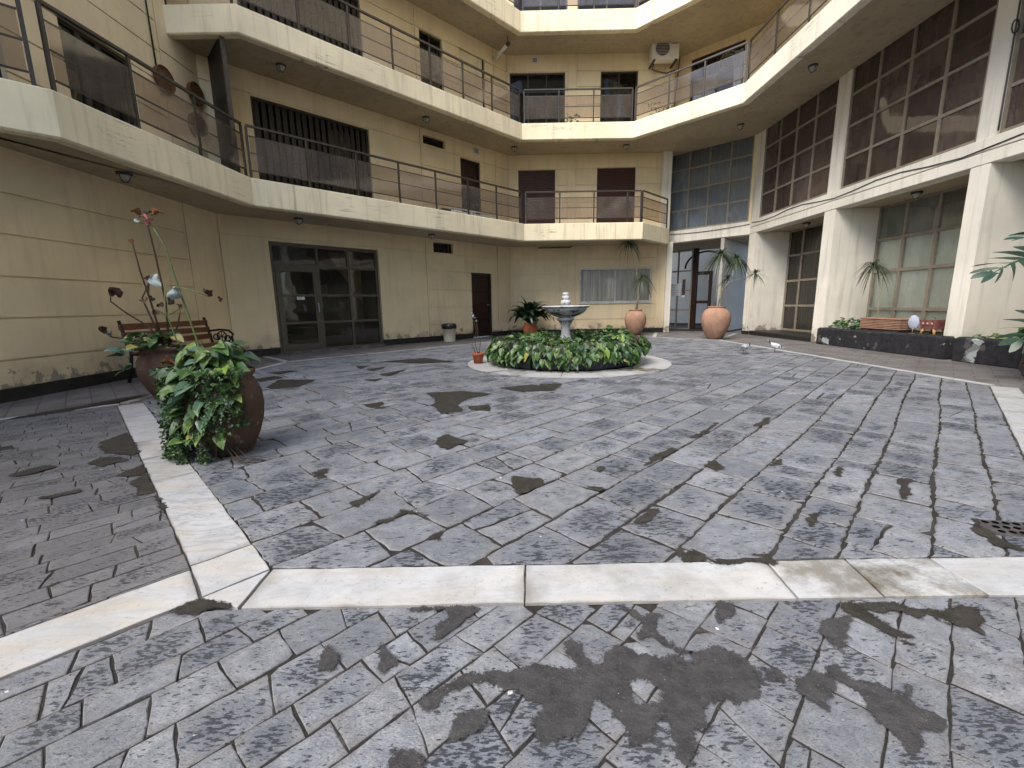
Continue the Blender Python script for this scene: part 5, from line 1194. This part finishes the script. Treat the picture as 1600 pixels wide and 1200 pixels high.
# small pot with bare stems beside the planter
o = tag(empty('potted_plant', (-0.58, 7.42, 0.02)), 'little red plastic pot with thin bare stems beside the round planter', 'potted plant')
pot(o, [(.075, 0), (.095, .14), (.105, .145), (.108, .18), (.095, .18), (.09, .15)], 'terracotta_red', 24, .15, 0)
stems(o, [[(0, 0, .15), (-.05, 0, .35), (.02, 0, .55), (-.02, 0, .75)], [(0.02, 0, .15), (.05, 0, .4), (-.03, 0, .6), (-.06, 0, .82)], [(-.03, 0, .15), (-.10, 0, .32), (-.02, .02, .55), (0.0, 0, .70)], [(-.02, 0, .55), (-.08, 0, .78), (-.1, 0, .9)]], 'stem_brown', .006)
CR = [leaf_mesh('leaf', 'crumple', mt, 40 + i)[1] for i, mt in enumerate(['leaf_dead', 'leaf_silver', 'leaf_rust', 'leaf_dead', 'petal_pink'])]
for p in ((-.02, 0, .77), (.0, 0, .72), (-.06, 0, .83), (.02, 0, .18), (-.10, 0, .88)): place('leaf', CR[random.choice((0, 1, 1))], o, p, (rnd(-1, 1), rnd(-1, 1), rnd(0, 6)), rnd(.05, .08))

# ---- the two old jars on the left
def old_jar(loc, H, Rm, label):
    o = tag(empty('potted_plant', loc), label, 'potted plant', 'old jars at the left of the court')
    pr = [(.50, 0), (.60, .06), (.80, .24), (.94, .42), (1.0, .58), (.97, .73), (.84, .86), (.76, .905), (.84, .94), (.86, .98), (.82, 1.0), (.74, .98), (.72, .90)]
    pot(o, [(r * Rm, z * H) for r, z in pr], 'terracotta_old', 40, H * .92, .012); return o
jb = old_jar((-4.0, 4.95, 0.0), 0.60, 0.28, 'old brown jar with tall withered stems in front of the bench')
T = [[(0, 0, .5), (-.05, 0, 1.0), (-.13, .0, 1.45), (-.16, 0, 1.74)], [(.05, 0, .5), (.10, 0, 1.1), (.07, 0, 1.6), (.03, 0, 2.02), (.05, 0, 2.06)], [(-.05, 0, .5), (-.12, 0, .82), (-.38, 0, 1.0), (-.52, 0, 1.12), (-.5, 0, 1.22)],
     [(-.05, 0, .55), (-.3, 0, .68), (-.58, 0, .72), (-.66, 0, .78)], [(0, 0, .6), (-.1, 0, .95), (-.16, 0, 1.15), (-.05, 0, 1.32)], [(.05, 0, .6), (.2, 0, .85), (.25, 0, 1.0)], [(0, 0, .6), (-.08, 0, 1.2), (-.02, -.02, 1.4)]]
stems(jb, T, 'stem_brown', .012)
for (p, k, s) in (((-.16, 0, 1.74), 2, .12), ((.03, 0, 2.04), 1, .12), ((.06, 0, 2.05), 0, .10), ((-.50, 0, 1.18), 0, .22), ((-.42, 0, 1.16), 3, .24), ((-.66, 0, .76), 0, .18), ((-.58, 0, .74), 1, .16), ((-.03, 0, 1.34), 0, .12), ((-.05, 0, 1.12), 0, .14), ((.0, .0, 1.05), 0, .14), ((.12, 0, 1.08), 3, .18), ((.25, 0, 1.02), 0, .14), ((.1, -.05, 1.05), 0, .13)):
    place('leaf', CR[k], jb, p, (rnd(.5, 1.8), rnd(-.8, .8), rnd(0, 6)), s * .68)
base = WL[jb.name]; sp = []
for i in range(110):
    a = rnd(0, 2 * math.pi); r = rnd(0, .32); sp.append(((base.x - .06 + r * math.cos(a), base.y + r * math.sin(a) - .05, .60 + rnd(-.02, .16) - (.25 * random.random() if r > .24 else 0)), (rnd(-.6, .6), rnd(-.9, .1), 1), (math.cos(a), math.sin(a), rnd(-.6, .5)), rnd(.07, .13), kpick((1, 1, 1, 1, 4, 3, .3, .6))))
scatter(jb, sp, 110)
jf = old_jar((-2.0, 2.93, 0.0), 0.60, 0.235, 'nearest old jar overflowing with green leaves and one tall stem with pink bloom')
base = WL[jf.name]
stems(jf, [[(-.05, -.05, .55), (-.10, -.05, .80), (-.17, -.05, 1.15), (-.22, -.05, 1.42), (-.30, -.05, 1.58)]], 'stem_green', .0075)
stems(jf, [[(-.12, -.1, .62), (-.20, -.1, .82), (-.24, -.1, 1.0), (-.22, -.1, 1.18)], [(-.17, -.05, 1.02), (-.26, -.05, .98), (-.34, -.05, 1.0)], [(-.18, -.05, 1.16), (-.06, -.05, 1.12), (.02, -.05, 1.09)], [(-.1, -.1, .62), (-.18, -.1, .70), (-.26, -.1, .58)], [(.02, -.2, .5), (.08, -.26, .38), (.2, -.27, .36)]], 'stem_green', .005)
for (p, k, s) in (((-.31, -.05, 1.58), 4, .10), ((-.27, -.05, 1.60), 2, .11), ((-.33, -.05, 1.60), 2, .10), ((-.29, -.06, 1.54), 4, .09), ((-.36, -.05, 1.56), 1, .06), ((-.26, -.1, 1.16), 1, .15), ((-.20, -.1, 1.08), 1, .17), ((-.36, -.1, 1.06), 0, .10), ((.02, -.05, 1.09), 0, .12), ((.08, -.05, 1.06), 0, .08), ((-.32, -.1, .98), 0, .10), ((-.22, -.12, .66), 2, .12), ((-.2, -.1, .76), 0, .10)):
    place('leaf', CR[k], jf, p, (rnd(.4, 1.6), rnd(-.8, .8), rnd(0, 6)), s * .72)
sp = []
for i in range(150):                                         # large leaves
    a = rnd(0, 2 * math.pi); r = rnd(.03, .19); z = .64 + rnd(-.04, .13) - max(0, r - .14) * rnd(.3, 2.6)
    if i > 78: a = rnd(3.3, 5.6); r = rnd(.215, .26); z = rnd(.36, .64)
    if i > 125: a = rnd(4.1, 5.2); r = .24; z = rnd(.16, .42)
    sp.append(((base.x - .03 + r * math.cos(a), base.y + r * math.sin(a), z), (rnd(-.4, .4), rnd(-.9, -.1), 1), (math.cos(a) + rnd(-.3, .3), math.sin(a) + rnd(-.3, .3), rnd(-.7, .35)), rnd(.065, .125), kpick((3, 2, 3, 2, 2, 5, 2, .1))))
scatter(jf, sp, 215)
mb = MB(); src = POTH[4][0]; src2 = POTH[0][0]
for i in range(4200):                                        # fine creeper hanging over the sides
    a = random.choice((rnd(2.7, 4.6), rnd(3.0, 3.9), rnd(3.2, 4.2), rnd(2.9, 3.6), rnd(4.4, 5.8))); z = rnd(.02, .64) if a < 4.8 else rnd(.22, .64)
    r = .225 + (.07 + .05 * math.sin(a * 4)) * random.random() + (0.06 * (1 - z) if a < 4.2 else 0); nn = Vector((math.cos(a), math.sin(a), .5))
    e = orient(nn + Vector((rnd(-.6, .6), rnd(-.6, .6), rnd(-.3, .5))), (rnd(-1, 1), rnd(-1, 1), rnd(-1, .6)))
    stuff_leaf(mb, src if i % 3 else src2, Matrix.Translation((r * math.cos(a), r * math.sin(a), z)) @ e.to_matrix().to_4x4() @ Matrix.Scale(rnd(.013, .027), 4), i % 2)
tag(mb.build('creeper', ['leaf_deep', 'leaf_pothos'], jf, True), kind='stuff')
m = MB()
for i in range(26):
    a = rnd(2.7, 5.2); pts = []
    for k in range(6): pts.append(((.215 + .016 * k) * math.cos(a), (.215 + .016 * k) * math.sin(a), .62 - k * rnd(.07, .12))); a += rnd(-.12, .12)
    m.tube(pts, .0022, 4)
for i in range(3): a = rnd(4.3, 5.6); m.tube([(.2 * math.cos(a), .2 * math.sin(a), .1), (.3 * math.cos(a + .2), .3 * math.sin(a + .2), .03), (.42 * math.cos(a + .35), .42 * math.sin(a + .35), .02)], .004, 4)
tag(m.build('creeper_stem', 'stem_brown', jf, True), kind='stuff')

# ---------------------------------------------------------------- bench
be = tag(empty('bench', (-5.35, 6.95, 0.0)), 'slatted wooden bench with black cast iron ends against the left wall', 'bench')
HL = 0.88
for k, (x, z) in enumerate(((0.0, .42), (.10, .43), (.20, .43), (.30, .42))):
    m = MB(); m.abox(x - .04, x + .04, -HL, HL, z - .015, z + .015, ch=.006); m.build('seat_slat', 'bench_wood', be, True)
for k, (x, z) in enumerate(((-.09, .55), (-.115, .67), (-.14, .79))):
    m = MB(); m.abox(x - .014, x + .014, -HL, HL, z - .045, z + .045, ch=.006); m.build('back_slat', 'bench_wood', be, True)
for sy in (-1, 1):
    y = sy * (HL - .03); m = MB()
    m.tube([(-.16, y, .88), (-.10, y, .6), (-.06, y, .42), (-.10, y, .2), (-.16, y, 0.0)], .022, 6); m.tube([(.34, y, 0.0), (.28, y, .2), (.33, y, .40), (-.06, y, .40)], .022, 6)
    m.tube([(-.10, y, .64), (.1, y, .66), (.26, y, .64), (.33, y, .57), (.30, y, .50), (.25, y, .52)], .02, 6); m.tube([(.30, y, .55), (.31, y, .42)], .018, 6)
    for (cx, cz, r) in ((.12, .54, .085), (.02, .53, .05), (.22, .50, .05), (.12, .27, .10), (.02, .14, .06), (.24, .14, .06)): m.tube([(cx + r * math.cos(t), y, cz + r * math.sin(t)) for t in [i * math.pi / 8 for i in range(17)]], .012, 5)
    for t in range(8): c, s_ = math.cos(t * math.pi / 4), math.sin(t * math.pi / 4); m.tube([(.12, y, .54), (.12 + .085 * c, y, .54 + .085 * s_)], .007, 4)
    m.build('end_frame', 'iron_black', be, True)

# ---------------------------------------------------------------- waste bin, pigeons
o = tag(empty('waste_bin', (-1.78, 12.42, 0.0)), 'cream plastic bin lined with a black bag beside the service door', 'bin')
m = MB(); m.lathe([(.155, 0), (.16, .01), (.195, .40), (.20, .40), (.20, .43)], 28); m.build('bucket', 'bin_cream', o, True)
m = MB(); m.lathe([(.203, .37), (.210, .40), (.213, .45), (.20, .50), (.17, .515), (.15, .48), (.12, .40), (.02, .34)], 28, wob=.04, flute=9, fl=.025); m.build('bag', 'bag_black', o, True)
def pigeon(loc, rz, label, light):
    o = tag(empty('pigeon', loc, None, rz), label, 'pigeon', 'pigeons on the paving')
    rings = [(-.17, .085, .012, .006), (-.12, .095, .028, .012), (-.07, .115, .048, .035), (-.01, .125, .062, .055), (.05, .135, .058, .056), (.085, .155, .043, .043), (.10, .185, .030, .030), (.108, .205, .026, .026), (.122, .222, .026, .024), (.140, .225, .020, .018), (.150, .221, .008, .008), (.172, .215, .003, .003)]
    if not light: rings = [(x, z, a, b) if i < 5 else (x + .02 * (i - 5) * .3, z - .012 * (i - 4), a, b) for i, (x, z, a, b) in enumerate(rings)]
    m = MB(); n = 14; vs = []
    for (x, z, a, b) in rings:
        for j in range(n): q = 2 * math.pi * j / n; vs.append((x, a * math.cos(q), z + b * math.sin(q)))
    fs = [(i * n + j, (i + 1) * n + j, (i + 1) * n + (j + 1) % n, i * n + (j + 1) % n) for i in range(len(rings) - 1) for j in range(n)] + [tuple(range(n)), tuple(range((len(rings) - 1) * n, len(rings) * n))[::-1]]
    m.add(vs, fs, 0, True); m.mi = [(1 if f // n in (0, 1, 6, 7, 8) else (2 if f // n > 9 else 0)) for f in range(len(m.f))]
    m.build('body', ['pigeon_light' if light else 'pigeon_grey', 'pigeon_dark', 'pigeon_dark'], o, True)
    for sy in (-1, 1):
        m = MB(); w_ = [(.06, .056, .15), (.0, .066, .145), (-.08, .058, .125), (-.17, .03, .098), (-.09, .050, .088), (.0, .062, .095), (.05, .056, .115)]
        m.add([(x, sy * (y + .004), z) for x, y, z in w_], [tuple(range(7)) if sy > 0 else tuple(range(6, -1, -1))], 0, True); m.build('wing', 'pigeon_light', o, True)
        for xb in (-.03, -.075): m = MB(); m.add([(xb, sy * .072, .135), (xb - .02, sy * .071, .133), (xb - .012, sy * .067, .098), (xb + .006, sy * .068, .099)], [(0, 1, 2, 3)]); m.build('wing_bar', 'pigeon_dark', o, True)
        m = MB(); m.tube([(.01, sy * .022, .085), (.012, sy * .022, .008)], .005, 5)
        for t in (-.5, 0, .5): m.tube([(.012, sy * .022, .008), (.012 + .03 * math.cos(t), sy * .022 + .03 * math.sin(t), .004)], .0035, 4)
        m.build('leg', 'pigeon_leg', o, True)
pigeon((4.42, 8.10, 0.014), math.radians(35), 'grey pigeon standing on the paving, the left one', False)
pigeon((5.10, 8.25, 0.014), math.radians(165), 'pale pigeon standing on the paving, the right one', True)

# ---------------------------------------------------------------- planters by the right wing
def trough(name, pts, h, mat, label, wall_t=0.12, fill=None):
    pass
bp = tag(empty('black_planter', (7.6, 8.5, 0)), 'long black planter with flaking paint between two pillars', 'planter')
m = MB(); m.abox(7.10, 7.30, 7.00, 9.98, -0.02, 0.375, ch=.03); m.build('front_wall', 'black_planter', bp)
m = MB(); m.abox(7.28, 8.2, 7.205, 10.02, 0.0, 0.335); m.build('soil', 'soil', bp)
bq = tag(empty('black_planter', (7.5, 6.4, 0)), 'short black planter with flaking paint at the right beside the rock wall', 'planter')
m = MB(); m.abox(7.105, 7.30, 5.30, 6.86, -0.02, 0.385, ch=.03); m.build('front_wall', 'black_planter', bq)
m = MB(); m.abox(7.28, 8.2, 4.1, 6.9, 0.0, 0.34); m.build('soil', 'soil', bq)
rw = tag(empty('rock_wall', (6.1, 4.9, 0)), 'low brown rock wall running off at the right edge', 'wall')
d_ = Vector((-S2, -S2)); n_ = Vector((-S2, S2)); q0 = Vector((7.02, 5.86))
for r_ in range(4):
    s = 0.0 - .1 * (r_ % 2)
    while s < 3.4:
        l = rnd(.16, .34); m = MB(); a = q0 + d_ * max(s, 0); b = q0 + d_ * (s + l - .012); c1 = n_ * rnd(-.02, .02)
        f = FR((a.x, a.y), (b.x, b.y)); m.box(f, 0, (b - a).length, .145 * r_ - .01, .145 * r_ + .135, -.22, rnd(-.02, .025), ch=.02)
        m.build('rock', 'brown_rock', rw); s += l
# terracotta trough with grooves
o = tag(empty('terracotta_trough', (7.44, 8.55, 0.375)), 'long grooved terracotta trough standing on the black planter', 'trough')
m = MB(); TL = 0.46
m.abox(-.14, .14, -TL, TL, 0.02, .22, ch=.015); m.build('body', 'terracotta', o, True)
for k in range(6):
    m = MB(); z = .035 + k * .031; m.abox(-.15, .15, -TL - .01, TL + .01, z, z + .021, ch=.006); m.build('ridge', 'terracotta', o, True)
m = MB(); m.abox(-.155, .155, -TL - .015, TL + .015, .222, .25, ch=.006); m.build('rim', 'terracotta', o, True)
for y in (-.36, .36): m = MB(); m.abox(-.12, .12, y - .05, y + .05, 0, .02); m.build('foot', 'terracotta', o, True)
dr = tag(empty('dracaena', (7.62, 8.98, 0.335)), 'lone thin dracaena with one drooping spiky head before the grid window', 'plant')
stems(dr, [[(-.1, -.1, .1), (-.06, -.05, .6), (0.0, 0, 1.0), (-.02, .0, 1.25), (-.10, .10, 1.32)]], 'stem_pale', .012)
m = MB(); strap_head(m, (-.10, .15, 1.34), 80, 0.46, 0.010, droop=1.9, up=.3); tag(m.build('foliage', 'leaf_dracaena', dr, True), kind='stuff')
# pink pot on wooden legs
o = tag(empty('leg_pot', (7.36, 7.50, 0.375)), 'square pinkish red pot standing on four short wooden legs', 'pot')
m = MB(); vs = [(-.10, -.13, .09), (.10, -.13, .09), (.10, .13, .09), (-.10, .13, .09), (-.125, -.155, .25), (.125, -.155, .25), (.125, .155, .25), (-.125, .155, .25), (-.10, -.13, .245), (.10, -.13, .245), (.10, .13, .245), (-.10, .13, .245)]
m.add(vs, [(3, 2, 1, 0), (0, 1, 5, 4), (1, 2, 6, 5), (2, 3, 7, 6), (3, 0, 4, 7), (4, 5, 9, 8), (5, 6, 10, 9), (6, 7, 11, 10), (7, 4, 8, 11), (8, 9, 10, 11)]); m.build('pot', 'pink_pot', o, True)
for sx in (-1, 1):
    for sy in (-1, 1): m = MB(); m.tube([(sx * .075, sy * .095, .10), (sx * .10, sy * .125, 0.0)], [.026, .018], 8); m.build('leg', 'leg_wood', o, True)
for k in range(3): m = MB(); m.lathe([(.022, 0), (.022, .003)], 10); place('painted_flower', m.mesh('painted_flower', 'macrame'), o, (-.121, -.08 + .08 * k, .185), (0, -math.pi / 2 - .15, 0))
stems(o, [[(0, 0, .24), (.0, -.01, .29)]], 'stem_green', .006); place('leaf', POTH[4][1], o, (0, 0, .28), (.6, 0, 1), .06)
o = tag(empty('white_disc', (7.40, 7.93, 0.335)), 'small white oval disc on a stake between trough and pink pot', 'ornament')
m = MB(); m.lathe([(.09, -.008), (.098, 0), (.09, .008)], 24); c = place('disc', m.mesh('disc', 'disc_white'), o, (0, 0, .23), (0, math.pi / 2 - .15, .5), (1.35, .85, 1))
m = MB(); m.tube([(0, 0, 0), (0, 0, .15)], .006, 6); m.build('stake', 'stem_pale', o, True)
# low plants in the black planters
def bushy(loc, rx, ry, h, n, label, w_, szs=(.06, .11)):
    o = tag(empty('planter_plant', loc), label, 'plant'); sp = []
    for i in range(n):
        a = rnd(0, 2 * math.pi); r = math.sqrt(random.random()); z = h * (1 - r * r) * random.random() ** .5
        sp.append(((loc[0] + rx * r * math.cos(a), loc[1] + ry * r * math.sin(a), loc[2] + z + .03), (rnd(-.8, .2), rnd(-.8, .2), 1), (math.cos(a) + rnd(-.5, .5), math.sin(a) + rnd(-.5, .5), rnd(-.3, .7)), rnd(*szs), kpick(w_)))
    scatter(o, sp, min(n, 60)); return o
bushy((7.48, 9.55, .335), .22, .42, .24, 150, 'leafy green plant with yellow leaves at the far end of the black planter', (2, 1, 1, 1, 5, 3, .3, .5))
bushy((7.42, 9.1, .335), .15, .16, .22, 50, 'small leafy plant touching the terracotta trough', (1, 1, 1, 1, 5, 3, .3, .8))
bushy((7.45, 5.75, .34), .26, .55, .36, 190, 'lush green bush in the short black planter', (3, 2, 2, 1, 3, 1, 1, .1), (.09, .15))
bushy((7.35, 6.55, .34), .12, .2, .1, 16, 'few low leaves at the foot of the near pillar', (2, 1, 2, 2, 1, 1, 2, 1), (.08, .12))
# monstera coming in at the right edge
mo = tag(empty('monstera', (6.55, 4.75, 0.35)), 'large split leaved monstera reaching in from the right edge', 'plant')
MS = [leaf_mesh('leaf', 'split', 'leaf_monstera', 60 + i)[1] for i in range(3)]
for (tip, ang, s, nn) in (((-.46, .35, 1.14), (-.85, .0, -.25), .62, (-.1, -.5, 1)), ((-.25, .3, 1.36), (-1, .15, .05), .50, (0, -.3, 1)), ((-.2, .25, 1.28), (-.5, -.3, -.7), .55, (-.6, -.8, .5)), ((-.1, .3, 1.62), (-.8, .0, -.1), .42, (0, -.6, 1)), ((-.2, .25, .42), (-.9, -.1, -.45), .60, (-.2, -.8, .8)), ((.0, .1, .9), (.3, -.5, .2), .6, (0, -.6, 1)), ((.1, .1, 1.3), (.6, -.3, .1), .6, (0, -.5, 1))):
    place('leaf', random.choice(MS), mo, tip, orient(nn, ang), s)
    m = MB(); m.tube([(0.15, 0, 0), (tip[0] * .2 + .1, tip[1] * .5, tip[2] * .7), tip], [.018, .012, .008], 6); m.build('stem', 'stem_green', mo, True)
m = MB(); m.tube([(0.15, 0, .9), (-.05, .2, 1.0), (-.18, .3, 1.06), (-.2, .3, 1.25)], .007, 5); m.build('aerial_root', 'stem_brown', mo, True)
# small plants on the second floor balcony
for (loc, lb, nl) in (((1.75, 13.75, 5.94), 'small bushy plant on the second floor balcony behind the straight railing', 46), ((4.28, 13.15, 5.94), 'thin potted plant on the second floor balcony below the air conditioner', 30)):
    o = tag(empty('balcony_plant', loc), lb, 'plant'); sp = []
    m = MB(); m.lathe([(.10, 0), (.13, .2), (.12, .2), (.11, .17)], 18); m.build('pot', 'terracotta_red', o, True)
    stems(o, [[(0, 0, .15), (rnd(-.1, .1), 0, .3), (rnd(-.2, .2), 0, .45)] for k in range(3)], 'stem_brown', .008)
    for i in range(nl): sp.append(((loc[0] + rnd(-.32, .32), loc[1] + rnd(-.1, .1), loc[2] + rnd(.2, .52)), (rnd(-.5, .5), -1, .6), (rnd(-1, 1), rnd(-.5, .5), rnd(-.2, 1)), rnd(.05, .09), kpick((2, 2, 2, 2, 2, 1, 3, 1))))
    scatter(o, sp, nl)
# litter on the paving
for i in range(26):
    x, y = rnd(-4, 5), rnd(1.6, 9)
    if math.hypot(x - fx, y - fy) < 1.8: continue
    o = place('dry_leaf', CR[random.choice((0, 3))], court, Vector((x, y, 0.016)) - WL[court.name], (rnd(-.3, .3), rnd(-.3, .3), rnd(0, 6)), rnd(.012, .03))
